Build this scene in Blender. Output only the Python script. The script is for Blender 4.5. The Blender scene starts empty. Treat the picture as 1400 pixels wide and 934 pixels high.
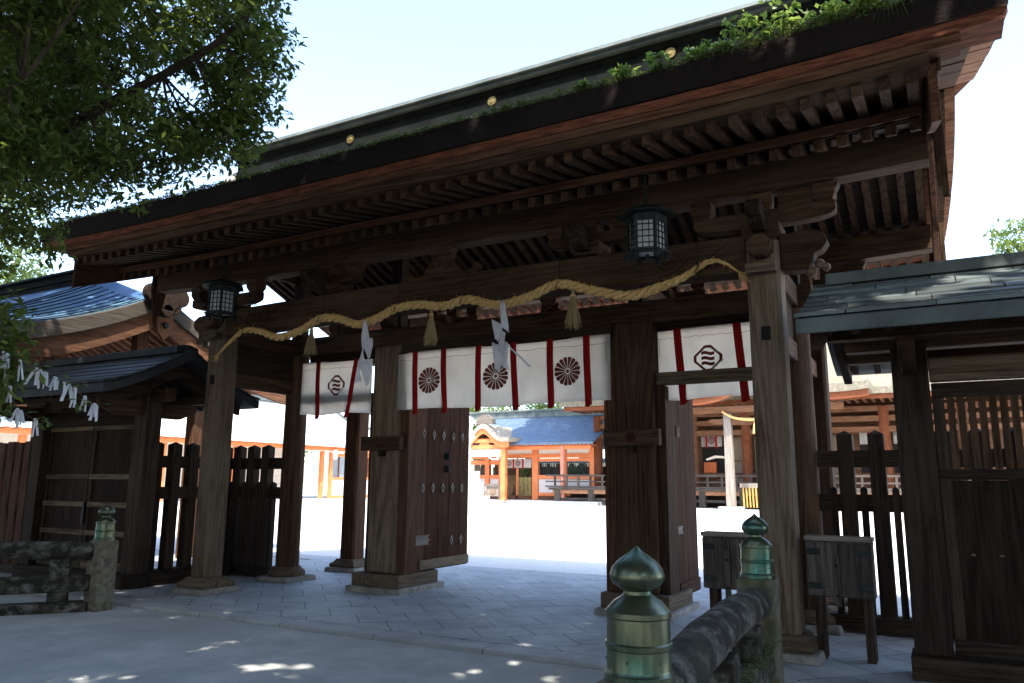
import bpy, bmesh, math, random
import numpy as np
from mathutils import Vector, Matrix

# ------------------------------------------------------------------ camera, sky, sun, exposure
S = bpy.context.scene
COL = S.collection
random.seed(7)

def make_camera():
    cd = bpy.data.cameras.new("camera")
    cd.sensor_width = 36.0
    cd.lens = 1045 * 36 / 1400
    cd.clip_start, cd.clip_end = 0.05, 3000
    o = bpy.data.objects.new("camera", cd)
    COL.objects.link(o)
    p, ro, ya = math.radians(10.42), math.radians(.39), math.radians(-29.05)
    F = Vector((math.sin(ya) * math.cos(p), math.cos(ya) * math.cos(p), math.sin(p)))
    R = Vector((math.cos(ya), -math.sin(ya), 0))
    U = R.cross(F)
    R2 = R * math.cos(ro) + U * math.sin(ro)
    U2 = -R * math.sin(ro) + U * math.cos(ro)
    o.matrix_world = Matrix(((R2.x, U2.x, -F.x, 0), (R2.y, U2.y, -F.y, 0), (R2.z, U2.z, -F.z, 1.6), (0, 0, 0, 1)))
    S.camera = o
make_camera()

SUN = Vector((.35, -.47, 1.0)).normalized()
W = bpy.data.worlds.new("World"); S.world = W; W.use_nodes = True
wn = W.node_tree.nodes; wl = W.node_tree.links
sky = wn.new("ShaderNodeTexSky"); sky.sky_type = 'NISHITA'; sky.sun_disc = False
sky.sun_elevation = math.asin(SUN.z); sky.sun_rotation = math.atan2(SUN.x, SUN.y)
sky.air_density = 1.0; sky.dust_density = 1.6; sky.ozone_density = 1.0
bg = wn["Background"]; bg.inputs[1].default_value = .15
wl.new(sky.outputs[0], bg.inputs[0])
sd = bpy.data.lights.new("sun", 'SUN'); sd.energy = 2.4; sd.angle = math.radians(.53); sd.color = (1, .94, .85)
so = bpy.data.objects.new("sun", sd); COL.objects.link(so)
so.rotation_euler = (-SUN).to_track_quat('-Z', 'Y').to_euler()
so.location = (10, -14, 30)
S.view_settings.view_transform = 'Standard'; S.view_settings.look = 'None'
S.view_settings.exposure = 2.36; S.view_settings.gamma = 1
S.render.engine = 'CYCLES'
S.cycles.max_bounces = 8; S.cycles.diffuse_bounces = 5

# ------------------------------------------------------------------ materials
MATS = {}
def mat(name, col, rough=.8, metal=0, spec=.3):
    m = bpy.data.materials.new(name); m.use_nodes = True
    b = m.node_tree.nodes["Principled BSDF"]
    b.inputs["Base Color"].default_value = (*col, 1); b.inputs["Roughness"].default_value = rough
    b.inputs["Metallic"].default_value = metal; b.inputs["Specular IOR Level"].default_value = spec
    return m
def nd(m): return m.node_tree.nodes, m.node_tree.links, m.node_tree.nodes["Principled BSDF"]

def noisy(name, c1, c2, scale=4, rough=.85, bump=.2, stretch=(1, 1, 1), c3=None, detail=6, metal=0, spec=.25, bscale=None, lo=.35, hi=.65):
    """two colours mixed by a stretched noise, an optional third one in wide patches, with relief"""
    if name in MATS: return MATS[name]
    m = mat(name, c1, rough, metal, spec); n, l, b = nd(m)
    tc = n.new("ShaderNodeTexCoord"); mp = n.new("ShaderNodeMapping"); mp.inputs["Scale"].default_value = stretch
    l.new(tc.outputs["Object"], mp.inputs[0])
    no = n.new("ShaderNodeTexNoise"); no.inputs["Scale"].default_value = scale; no.inputs["Detail"].default_value = detail
    no.inputs["Roughness"].default_value = .62
    l.new(mp.outputs[0], no.inputs["Vector"])
    cr = n.new("ShaderNodeValToRGB"); cr.color_ramp.elements[0].position = lo; cr.color_ramp.elements[1].position = hi
    cr.color_ramp.elements[0].color = (*c1, 1); cr.color_ramp.elements[1].color = (*c2, 1)
    l.new(no.outputs[0], cr.inputs[0]); out = cr.outputs[0]
    if c3:
        n2 = n.new("ShaderNodeTexNoise"); n2.inputs["Scale"].default_value = scale * .27; n2.inputs["Detail"].default_value = 5
        l.new(tc.outputs["Object"], n2.inputs["Vector"])
        r2 = n.new("ShaderNodeValToRGB"); r2.color_ramp.elements[0].position = .5; r2.color_ramp.elements[1].position = .68
        l.new(n2.outputs[0], r2.inputs[0])
        mx = n.new("ShaderNodeMix"); mx.data_type = 'RGBA'
        l.new(r2.outputs[0], mx.inputs[0]); l.new(out, mx.inputs[6]); mx.inputs[7].default_value = (*c3, 1)
        out = mx.outputs[2]
    l.new(out, b.inputs["Base Color"])
    if bump:
        bp = n.new("ShaderNodeBump"); bp.inputs["Strength"].default_value = bump; bp.inputs["Distance"].default_value = .02
        if bscale:
            n3 = n.new("ShaderNodeTexNoise"); n3.inputs["Scale"].default_value = bscale; n3.inputs["Detail"].default_value = 4
            l.new(mp.outputs[0], n3.inputs["Vector"]); l.new(n3.outputs[0], bp.inputs["Height"])
        else: l.new(no.outputs[0], bp.inputs["Height"])
        l.new(bp.outputs[0], b.inputs["Normal"])
    MATS[name] = m
    return m

WOODS = {  # dark grain, light grain, weathered patch
    'post': ((0.0608, 0.0403, 0.0250), (0.1594, 0.1138, 0.0758), (0.1743, 0.1332, 0.0948)),
    'beam': ((0.0277, 0.0152, 0.0082), (0.0808, 0.0457, 0.0252), (0.0962, 0.0609, 0.0361)),
    'dark': ((0.0130, 0.0083, 0.0058), (0.0389, 0.0245, 0.0158), (0.0475, 0.0324, 0.0216)),
    'red': ((0.0408, 0.0187, 0.0102), (0.1148, 0.0527, 0.0289), (0.1020, 0.0570, 0.0348)),
    'door': ((0.0242, 0.0090, 0.0039), (0.0708, 0.0260, 0.0115), (0.0620, 0.0265, 0.0128)),
    'pale': ((0.1020, 0.0697, 0.0459), (0.2125, 0.1573, 0.1105), (0.1913, 0.1487, 0.1105)),
    'fence': ((0.0195, 0.0131, 0.0090), (0.0540, 0.0368, 0.0255), (0.0675, 0.0488, 0.0353)),
    'hall': ((0.0660, 0.0290, 0.0150), (0.1650, 0.0780, 0.0420), (0.1500, 0.0880, 0.0560)),
    'hall_lit': ((0.1700, 0.0750, 0.0380), (0.3800, 0.1850, 0.1000), (0.3200, 0.1900, 0.1200)),  # hall tone lightened for light bounced up off the courtyard
    'grey': ((0.1200, 0.1000, 0.0820), (0.2400, 0.2080, 0.1780), (0.2050, 0.1780, 0.1550)),
    'box': ((0.0416, 0.0336, 0.0272), (0.1000, 0.0832, 0.0696), (0.1080, 0.0936, 0.0800)),
    'rust': ((0.0960, 0.0288, 0.0136), (0.2080, 0.0680, 0.0304), (0.1440, 0.0624, 0.0336)),
}
def wood(kind, ax='z'):
    """timber whose grain runs along one axis: long streaks, warped growth rings, weathered patches"""
    key = "wood_%s_%s" % (kind, ax)
    if key in MATS: return MATS[key]
    c1, c2, c3 = WOODS[kind]
    m = mat(key, c1, .82, 0, .10); n, l, b = nd(m)
    tc = n.new("ShaderNodeTexCoord"); mp = n.new("ShaderNodeMapping")
    s = {'x': (.055, 1, 1), 'y': (1, .055, 1), 'z': (1, 1, .055)}[ax]
    mp.inputs["Scale"].default_value = s; l.new(tc.outputs["Object"], mp.inputs[0])
    oi = n.new("ShaderNodeObjectInfo"); sh = n.new("ShaderNodeVectorMath"); sh.operation = 'MULTIPLY_ADD'
    cx = n.new("ShaderNodeCombineXYZ")
    for k in range(3): l.new(oi.outputs["Random"], cx.inputs[k])
    sh.inputs[1].default_value = (7, 11, 5)
    l.new(cx.outputs[0], sh.inputs[0]); l.new(mp.outputs[0], sh.inputs[2])
    fi = n.new("ShaderNodeTexNoise"); fi.inputs["Scale"].default_value = 60; fi.inputs["Detail"].default_value = 4
    l.new(sh.outputs[0], fi.inputs["Vector"])
    ring = n.new("ShaderNodeTexNoise"); ring.inputs["Scale"].default_value = 3.2; ring.inputs["Detail"].default_value = 1.5
    l.new(sh.outputs[0], ring.inputs["Vector"])
    mu = n.new("ShaderNodeMath"); mu.operation = 'MULTIPLY'; mu.inputs[1].default_value = 75; l.new(ring.outputs[0], mu.inputs[0])
    sn = n.new("ShaderNodeMath"); sn.operation = 'SINE'; l.new(mu.outputs[0], sn.inputs[0])
    ma = n.new("ShaderNodeMath"); ma.operation = 'MULTIPLY_ADD'; ma.inputs[1].default_value = .11; l.new(sn.outputs[0], ma.inputs[0]); l.new(fi.outputs[0], ma.inputs[2])
    cr = n.new("ShaderNodeValToRGB"); cr.color_ramp.elements[0].position = .32; cr.color_ramp.elements[1].position = .68
    cr.color_ramp.elements[0].color = (*c1, 1); cr.color_ramp.elements[1].color = (*c2, 1)
    l.new(ma.outputs[0], cr.inputs[0])
    n2 = n.new("ShaderNodeTexNoise"); n2.inputs["Scale"].default_value = 1.6; n2.inputs["Detail"].default_value = 6; n2.inputs["Roughness"].default_value = .65
    m2 = n.new("ShaderNodeMapping"); m2.inputs["Scale"].default_value = tuple(.35 if v < 1 else 1 for v in s)
    l.new(tc.outputs["Object"], m2.inputs[0]); l.new(m2.outputs[0], n2.inputs["Vector"])
    r2 = n.new("ShaderNodeValToRGB"); r2.color_ramp.elements[0].position = .45; r2.color_ramp.elements[1].position = .75
    r2.color_ramp.elements[1].color = (.75, .75, .75, 1)
    l.new(n2.outputs[0], r2.inputs[0])
    mx = n.new("ShaderNodeMix"); mx.data_type = 'RGBA'; l.new(r2.outputs[0], mx.inputs[0]); l.new(cr.outputs[0], mx.inputs[6]); mx.inputs[7].default_value = (*c3, 1)
    hv = n.new("ShaderNodeHueSaturation"); l.new(mx.outputs[2], hv.inputs["Color"])
    mr = n.new("ShaderNodeMapRange"); mr.inputs[3].default_value = .72; mr.inputs[4].default_value = 1.28
    l.new(oi.outputs["Random"], mr.inputs[0]); l.new(mr.outputs[0], hv.inputs["Value"])
    l.new(hv.outputs[0], b.inputs["Base Color"])
    bp = n.new("ShaderNodeBump"); bp.inputs["Strength"].default_value = .35; bp.inputs["Distance"].default_value = .012
    l.new(ma.outputs[0], bp.inputs["Height"]); l.new(bp.outputs[0], b.inputs["Normal"])
    MATS[key] = m
    return m

def leafmat(name, c1, c2, trans=.35):
    if name in MATS: return MATS[name]
    m = mat(name, c1, .45, 0, .4); n, l, b = nd(m)
    ge = n.new("ShaderNodeNewGeometry"); cr = n.new("ShaderNodeValToRGB")
    cr.color_ramp.elements[0].color = (*c1, 1); cr.color_ramp.elements[1].color = (*c2, 1)
    l.new(ge.outputs["Random Per Island"], cr.inputs[0]); l.new(cr.outputs[0], b.inputs["Base Color"])
    tr = n.new("ShaderNodeBsdfTranslucent"); mx = n.new("ShaderNodeMixShader"); mx.inputs[0].default_value = trans
    hs = n.new("ShaderNodeHueSaturation"); hs.inputs["Value"].default_value = 1.9; hs.inputs["Hue"].default_value = .485
    l.new(cr.outputs[0], hs.inputs["Color"]); l.new(hs.outputs[0], tr.inputs[0])
    out = n["Material Output"]
    l.new(b.outputs[0], mx.inputs[1]); l.new(tr.outputs[0], mx.inputs[2]); l.new(mx.outputs[0], out.inputs[0])
    MATS[name] = m
    return m

def cloth(name, col, trans=.35):
    if name in MATS: return MATS[name]
    m = mat(name, col, .95, 0, .1); n, l, b = nd(m)
    tc = n.new("ShaderNodeTexCoord"); no = n.new("ShaderNodeTexNoise"); no.inputs["Scale"].default_value = 3; no.inputs["Detail"].default_value = 5
    l.new(tc.outputs["Object"], no.inputs["Vector"])
    cr = n.new("ShaderNodeValToRGB"); cr.color_ramp.elements[0].position = .3; cr.color_ramp.elements[1].position = .7
    cr.color_ramp.elements[0].color = (*(v * .86 for v in col), 1); cr.color_ramp.elements[1].color = (*col, 1)
    l.new(no.outputs[0], cr.inputs[0]); l.new(cr.outputs[0], b.inputs["Base Color"])
    wv = n.new("ShaderNodeTexNoise"); wv.inputs["Scale"].default_value = 9; wv.inputs["Detail"].default_value = 3
    l.new(tc.outputs["Object"], wv.inputs["Vector"])
    bp = n.new("ShaderNodeBump"); bp.inputs["Strength"].default_value = .25; bp.inputs["Distance"].default_value = .03
    l.new(wv.outputs[0], bp.inputs["Height"]); l.new(bp.outputs[0], b.inputs["Normal"])
    tr = n.new("ShaderNodeBsdfTranslucent"); l.new(cr.outputs[0], tr.inputs[0]); mx = n.new("ShaderNodeMixShader"); mx.inputs[0].default_value = trans
    l.new(b.outputs[0], mx.inputs[1]); l.new(tr.outputs[0], mx.inputs[2]); l.new(mx.outputs[0], n["Material Output"].inputs[0])
    MATS[name] = m
    return m

def paving(name, c1, c2, joint, size, rot=0, offset=.5, squash=1, bump=.35, tint=None):
    if name in MATS: return MATS[name]
    m = mat(name, c1, .7, 0, .35); n, l, b = nd(m)
    tc = n.new("ShaderNodeTexCoord"); mp = n.new("ShaderNodeMapping"); mp.inputs["Rotation"].default_value = (0, 0, rot)
    l.new(tc.outputs["Object"], mp.inputs[0])
    br = n.new("ShaderNodeTexBrick"); br.offset = offset; br.inputs["Scale"].default_value = 1
    br.inputs["Brick Width"].default_value = size[0]; br.inputs["Row Height"].default_value = size[1]
    br.inputs["Mortar Size"].default_value = .007; br.inputs["Mortar Smooth"].default_value = .3; br.inputs["Bias"].default_value = 0
    br.inputs["Color1"].default_value = (*c1, 1); br.inputs["Color2"].default_value = (*c2, 1); br.inputs["Mortar"].default_value = (*joint, 1)
    l.new(mp.outputs[0], br.inputs["Vector"])
    no = n.new("ShaderNodeTexNoise"); no.inputs["Scale"].default_value = 2.3; no.inputs["Detail"].default_value = 8; no.inputs["Roughness"].default_value = .7
    l.new(tc.outputs["Object"], no.inputs["Vector"])
    cr = n.new("ShaderNodeValToRGB"); cr.color_ramp.elements[0].position = .3; cr.color_ramp.elements[1].position = .7
    cr.color_ramp.elements[0].color = (.62, .62, .63, 1); cr.color_ramp.elements[1].color = (1.1, 1.1, 1.08, 1)
    l.new(no.outputs[0], cr.inputs[0])
    mx = n.new("ShaderNodeMix"); mx.data_type = 'RGBA'; mx.blend_type = 'MULTIPLY'; mx.inputs[0].default_value = 1
    l.new(br.outputs[0], mx.inputs[6]); l.new(cr.outputs[0], mx.inputs[7]); l.new(mx.outputs[2], b.inputs["Base Color"])
    ad = n.new("ShaderNodeMath"); ad.operation = 'MULTIPLY_ADD'; ad.inputs[1].default_value = -1; l.new(br.outputs["Fac"], ad.inputs[0])
    n3 = n.new("ShaderNodeTexNoise"); n3.inputs["Scale"].default_value = 45; n3.inputs["Detail"].default_value = 5; l.new(tc.outputs["Object"], n3.inputs["Vector"])
    m3 = n.new("ShaderNodeMath"); m3.operation = 'MULTIPLY'; m3.inputs[1].default_value = .5; l.new(n3.outputs[0], m3.inputs[0]); l.new(m3.outputs[0], ad.inputs[2])
    bp = n.new("ShaderNodeBump"); bp.inputs["Strength"].default_value = bump; bp.inputs["Distance"].default_value = .012
    l.new(ad.outputs[0], bp.inputs["Height"]); l.new(bp.outputs[0], b.inputs["Normal"])
    MATS[name] = m
    return m

M_STONE = noisy('plinth_stone', (.20, .18, .155), (.34, .31, .27), 9, .9, .4, c3=(.13, .13, .10))
M_RAILSTONE = noisy('weathered_rail_stone', (.024, .021, .015), (.20, .19, .16), 11, .92, .7, (1, .55, 1), c3=(.036, .036, .020), detail=12, bscale=22, lo=.46, hi=.72)
M_RAILPOST = noisy('rail_post_stone', (.085, .074, .054), (.21, .188, .142), 16, .92, .5, c3=(.085, .082, .040))
M_PAVE = paving('floor_slabs', (.405, .41, .412), (.49, .495, .495), (.12, .117, .108), (.5825, .5825), math.radians(-45), .5)
M_KERB = paving('kerb_slabs', (.405, .41, .412), (.465, .47, .47), (.13, .127, .12), (1.35, 3.0), 0, 0)
M_PATH = noisy('approach_concrete', (.35, .36, .345), (.51, .52, .50), 2.1, .9, .5, c3=(.37, .38, .355), detail=14, bscale=130, lo=.3, hi=.7)
M_GRAVEL = noisy('courtyard_gravel', (.52, .50, .46), (.68, .66, .61), 30, .95, .3, detail=6)
M_COPPER = noisy('patina_copper_sheet', (.060, .075, .074), (.150, .178, .170), 2.2, .58, .15, c3=(.115, .135, .128), metal=.15, detail=8, spec=.35)
M_PALEROOF = noisy('pale_grey_roof', (.42, .44, .42), (.55, .56, .54), 2.0, .7, .1)
def per_piece(m, lo=.7, hi=1.3):
    """each loose plate of a mesh gets its own tone"""
    n, l, b = nd(m); ge = n.new("ShaderNodeNewGeometry"); mr = n.new("ShaderNodeMapRange"); mr.inputs[3].default_value = lo; mr.inputs[4].default_value = hi
    l.new(ge.outputs["Random Per Island"], mr.inputs[0]); hv = n.new("ShaderNodeHueSaturation"); l.new(mr.outputs[0], hv.inputs["Value"])
    src = b.inputs["Base Color"].links[0].from_socket; l.new(src, hv.inputs["Color"]); l.new(hv.outputs[0], b.inputs["Base Color"])
    return m
per_piece(M_COPPER, .5, 1.45)
M_BLUECOP = noisy('skylit_blue_roof', (.075, .115, .175), (.12, .165, .235), 2.0, .5, .12, c3=(.10, .15, .20), metal=.15, spec=.4)  # pale copper tinted with the blue skylight of its shade
M_BLUEDARK = noisy('shaded_copper_roof', (.030, .080, .17), (.055, .120, .23), 2.5, .68, .12, c3=(.06, .13, .17), metal=.1, spec=.4)  # copper tone darkened and blued for shade and reflected sky
M_DARKPLATE = per_piece(noisy('shade_dark_plate', (.022, .026, .030), (.045, .050, .055), 3, .6, .15, c3=(.03, .036, .034)))  # copper plates darkened for the shade over the left gate
M_RIDGE = noisy('dark_ridge_copper', (.008, .010, .010), (.017, .020, .019), 3, .85, .05, spec=.06)
M_BRONZE = noisy('bronze_patina', (.070, .086, .054), (.165, .180, .110), 12, .32, .12, (1, 1, .35), c3=(.050, .135, .105), metal=.8, spec=.5, detail=10)
M_IRON = noisy('black_iron', (.012, .015, .015), (.03, .036, .034), 12, .5, .1, metal=.5)
M_GOLD = mat('gilded_metal', (.60, .47, .20), .4, .8)
M_PAPER = cloth('white_paper', (.90, .90, .92), .55)
M_WINDOWPAPER = cloth('lantern_paper', (.86, .87, .86), .5)
M_CLOTH = cloth('white_cotton', (.92, .885, .83), .75)
M_RED = cloth('red_ribbon', (.36, .012, .012), .1)
M_CREST = cloth('dark_red_dye', (.15, .036, .024), .1)
M_ROPE = noisy('rice_straw', (.43, .26, .09), (.74, .485, .205), 40, .9, .5, detail=4)
M_STRAW = noisy('dry_straw', (.24, .17, .08), (.46, .36, .19), 60, .9, .2)
M_BARK = noisy('cypress_bark_edge', (.006, .004, .0035), (.024, .015, .012), 22, .95, .9, (1, 1, 5), c3=(.012, .008, .006))
M_BARKRED = noisy('red_bark_layer', (.070, .022, .012), (.24, .085, .045), 9, .9, .4, (.5, 2, 4))
M_VERGE = noisy('red_verge_shingles', (.15, .06, .03), (.36, .17, .09), 5, .85, .4, (1, 3.5, 1))
M_LAYERS = noisy('layered_eave', (.045, .036, .027), (.100, .083, .064), 3, .9, .4, (.6, .6, 14))
M_THATCH = noisy('bark_thatch', (.13, .112, .082), (.235, .205, .155), 5, .95, .7, c3=(.15, .15, .095), bscale=25)
M_ORANGE = noisy('vermilion_paint', (.60, .17, .058), (.70, .22, .08), 2, .55, .05)
M_PLASTER = noisy('pale_plaster', (.62, .56, .48), (.72, .66, .57), 3, .9, .05)
M_GREYPANEL = noisy('grey_boards', (.50, .47, .44), (.60, .57, .53), 6, .9, .1, (6, 6, .3))
M_DARKIN = mat('interior_shade', (.012, .010, .008), .9)  # near black, stands for the shade inside holes and doorways
M_GLASS = mat('window_glass', (.22, .25, .27), .08, 0, .6)
M_WHITESTONE = noisy('white_granite', (.52, .52, .50), (.68, .68, .66), 8, .9, .2)
M_WHITE = mat('white_paint', (.8, .8, .78), .6)
M_BARKTRUNK = noisy('tree_bark', (.035, .026, .018), (.10, .075, .055), 7, .95, .8, (1, 1, .3))
M_LEAF = leafmat('camphor_leaf', (.040, .070, .010), (.125, .170, .032), .45)
M_LEAFD = leafmat('evergreen_leaf', (.018, .036, .008), (.05, .08, .02), .25)
M_LEAFL = leafmat('light_leaf', (.05, .085, .015), (.12, .17, .035), .4)
M_LEAFM = leafmat('mid_leaf', (.03, .06, .012), (.08, .13, .03), .35)
M_MOSS = leafmat('moss_tuft', (.045, .065, .012), (.13, .17, .045), .25)
M_WEED = leafmat('roof_weed_leaf', (.07, .13, .022), (.18, .27, .055), .4)
M_LACQUER = mat('orange_cushion', (.5, .12, .03), .6)

# ------------------------------------------------------------------ mesh helpers
class MB:
    def __init__(s): s.v = []; s.f = []; s.m = []; s.mats = []
    def slot(s, m):
        if m is None: return 0
        if m not in s.mats: s.mats.append(m)
        return s.mats.index(m)
    def add(s, vs, fs, m=None):
        k = len(s.v); i = s.slot(m)
        s.v += [tuple(v) for v in vs]
        for f in fs: s.f.append(tuple(k + a for a in f)); s.m.append(i)
        return s
    def box(s, x0, x1, y0, y1, z0, z1, m=None):
        v = [(x, y, z) for z in (z0, z1) for y in (y0, y1) for x in (x0, x1)]
        return s.add(v, [(0, 2, 3, 1), (4, 5, 7, 6), (0, 1, 5, 4), (2, 6, 7, 3), (0, 4, 6, 2), (1, 3, 7, 5)], m)
    def cbox(s, c, d, m=None):
        return s.box(c[0] - d[0] / 2, c[0] + d[0] / 2, c[1] - d[1] / 2, c[1] + d[1] / 2, c[2] - d[2] / 2, c[2] + d[2] / 2, m)
    def frus(s, c, z0, z1, a0, a1, b0=None, b1=None, m=None):
        """square frustum: half widths a (x) and b (y)"""
        b0 = a0 if b0 is None else b0; b1 = a1 if b1 is None else b1
        v = [(c[0] + i * a, c[1] + j * b, z) for z, a, b in ((z0, a0, b0), (z1, a1, b1)) for j in (-1, 1) for i in (-1, 1)]
        return s.add(v, [(0, 2, 3, 1), (4, 5, 7, 6), (0, 1, 5, 4), (2, 6, 7, 3), (0, 4, 6, 2), (1, 3, 7, 5)], m)
    def bar(s, a, b, w, h, up=(0, 0, 1), m=None):
        a = Vector(a); b = Vector(b); d = (b - a).normalized(); r = d.cross(Vector(up)).normalized(); u = r.cross(d)
        v = [p + r * i * w / 2 + u * j * h / 2 for p in (a, b) for j in (-1, 1) for i in (-1, 1)]
        return s.add(v, [(0, 1, 3, 2), (4, 6, 7, 5), (0, 4, 5, 1), (2, 3, 7, 6), (0, 2, 6, 4), (1, 5, 7, 3)], m)
    def tube(s, pts, r, n=8, m=None, caps=True):
        pts = [Vector(p) for p in pts]; k = len(pts); rs = r if isinstance(r, (list, tuple)) else [r] * k
        vs = []; ref = Vector((0, 0, 1))
        for i, p in enumerate(pts):
            d = (pts[min(i + 1, k - 1)] - pts[max(i - 1, 0)]).normalized()
            a = d.cross(ref if abs(d.z) < .95 else Vector((1, 0, 0))).normalized(); b = d.cross(a)
            for j in range(n):
                t = 2 * math.pi * j / n
                vs.append(p + (a * math.cos(t) + b * math.sin(t)) * rs[i])
        fs = [(i * n + j, i * n + (j + 1) % n, (i + 1) * n + (j + 1) % n, (i + 1) * n + j) for i in range(k - 1) for j in range(n)]
        if caps: fs += [tuple(range(n - 1, -1, -1)), tuple((k - 1) * n + j for j in range(n))]
        return s.add(vs, fs, m)
    def lathe(s, c, prof, n=24, m=None):
        vs = [(c[0] + r * math.cos(2 * math.pi * j / n), c[1] + r * math.sin(2 * math.pi * j / n), c[2] + z) for r, z in prof for j in range(n)]
        k = len(prof)
        fs = [(i * n + j, i * n + (j + 1) % n, (i + 1) * n + (j + 1) % n, (i + 1) * n + j) for i in range(k - 1) for j in range(n)]
        fs += [tuple(range(n - 1, -1, -1)), tuple((k - 1) * n + j for j in range(n))]
        return s.add(vs, fs, m)
    def prism(s, poly, o, u, v, w, m=None):
        """polygon (2D) in the plane o + a*u + b*v, extruded by the vector w"""
        o = Vector(o); u = Vector(u); v = Vector(v); w = Vector(w); n = len(poly)
        a = [o + u * p + v * q for p, q in poly]
        fs = [tuple(range(n)), tuple(range(2 * n - 1, n - 1, -1))] + [(i, i + n, (i + 1) % n + n, (i + 1) % n) for i in range(n)]
        return s.add(a + [p + w for p in a], fs, m)
    def grid(s, fn, nu, nv, m=None):
        vs = [fn(i / nu, j / nv) for i in range(nu + 1) for j in range(nv + 1)]; q = nv + 1
        return s.add(vs, [(i * q + j, (i + 1) * q + j, (i + 1) * q + j + 1, i * q + j + 1) for i in range(nu) for j in range(nv)], m)
    def build(s, name, m=None, parent=None, bevel=0, smooth=False, origin=None):
        L = Vector(origin) if origin is not None else (world_of(parent) if parent else Vector((0, 0, 0)))
        me = bpy.data.meshes.new(name)
        me.from_pydata([(a - L.x, b - L.y, c - L.z) for a, b, c in s.v], [], s.f)
        if m is not None and not s.mats: me.materials.append(m)
        else:
            for q in (s.mats or [m]): me.materials.append(q)
            me.polygons.foreach_set("material_index", s.m)
        bm = bmesh.new(); bm.from_mesh(me); bmesh.ops.recalc_face_normals(bm, faces=bm.faces[:]); bm.to_mesh(me); bm.free()
        if smooth:
            me.polygons.foreach_set("use_smooth", [True] * len(me.polygons))
        me.update()
        o = bpy.data.objects.new(name, me); COL.objects.link(o)
        if parent: o.parent = parent
        else: o.location = L
        if bevel:
            b = o.modifiers.new("bevel", 'BEVEL'); b.width = bevel; b.segments = 2; b.limit_method = 'ANGLE'; b.angle_limit = math.radians(35)
        if smooth and smooth != 'all':
            try:
                me.set_sharp_from_angle(angle=math.radians(smooth if smooth is not True else 40))
            except Exception: pass
        return o

def world_of(o):
    p = Vector((0, 0, 0))
    while o is not None: p = p + o.location; o = o.parent
    return p
def tag(o, label, cat, group=None):
    o["label"] = label; o["category"] = cat
    if group: o["group"] = group
    return o
def thing(name, loc, label, cat, group=None):
    o = bpy.data.objects.new(name, None); COL.objects.link(o); o.location = loc; o.empty_display_size = .2
    return tag(o, label, cat, group)
def structure(name, mb, m=None, kind='structure', **k):
    o = mb.build(name, m, None, **k); o["kind"] = kind
    return o
def kids(o): return [c for c in bpy.data.objects if c.parent == o]
def copy_tree(o, loc, rotz=0, label=None, group=None):
    r = o.copy(); COL.objects.link(r); r.location = loc; r.rotation_euler = (0, 0, rotz)
    if label: r["label"] = label
    if group: r["group"] = group
    for ch in kids(o):
        c = ch.copy(); COL.objects.link(c); c.parent = r
        for g in kids(ch):
            d = g.copy(); COL.objects.link(d); d.parent = c
    return r

GAPS = []      # openings cut in the high crowns to aim sun flecks: (point the sun reaches, radius)
def leaf_mesh(name, blobs, size, m, parent=None, seed=0, aspect=.45, droop=.35, flat=.5, origin=None, gaps=None):
    """blobs: (centre, (rx, ry, rz), count): kite-shaped leaves strewn through each ellipsoid"""
    rg = np.random.default_rng(seed); P = []
    for c, r, k in blobs:
        d = rg.normal(size=(k, 3)); d /= np.linalg.norm(d, axis=1)[:, None] + 1e-9
        d *= rg.uniform(0, 1, (k, 1)) ** .42
        P.append(np.array(c) + d * np.array(r))
    P = np.concatenate(P)
    for g_, r_ in (gaps or []):
        d = P - np.array(g_); s_ = np.array(SUN); k = d @ s_; off = np.linalg.norm(d - k[:, None] * s_, axis=1)
        P = P[(off > r_ + rg.uniform(-.05, size * .55, len(P))) | (k < 0)]
    n = len(P)
    t = rg.uniform(0, 2 * np.pi, n); el = rg.normal(-droop, .45, n)
    a = np.stack([np.cos(t) * np.cos(el), np.sin(t) * np.cos(el), np.sin(el)], 1)
    up = rg.normal(0, flat, (n, 3)) + np.array([0, 0, 1.0])
    b = np.cross(a, up); b /= np.linalg.norm(b, axis=1)[:, None] + 1e-9
    nn = np.cross(b, a)
    s = size * rg.uniform(.6, 1.3, (n, 1)); w = s * aspect
    V = np.empty((n, 4, 3)); V[:, 0] = P; V[:, 1] = P + a * s * .45 + b * w * .5 + nn * s * .06; V[:, 2] = P + a * s - nn * s * .08; V[:, 3] = P + a * s * .45 - b * w * .5 + nn * s * .06
    L = np.array(origin if origin is not None else (world_of(parent) if parent else (0, 0, 0)))
    V = (V - L).reshape(-1, 3)
    me = bpy.data.meshes.new(name)
    me.vertices.add(4 * n); me.vertices.foreach_set("co", V.ravel())
    me.loops.add(4 * n); me.loops.foreach_set("vertex_index", np.arange(4 * n, dtype=np.int32))
    me.polygons.add(n); me.polygons.foreach_set("loop_start", np.arange(0, 4 * n, 4, dtype=np.int32))
    try: me.polygons.foreach_set("loop_total", np.full(n, 4, dtype=np.int32))
    except Exception: pass
    me.update(); me.validate(); me.materials.append(m)
    o = bpy.data.objects.new(name, me); COL.objects.link(o)
    if parent: o.parent = parent
    else: o.location = L
    return o

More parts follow.
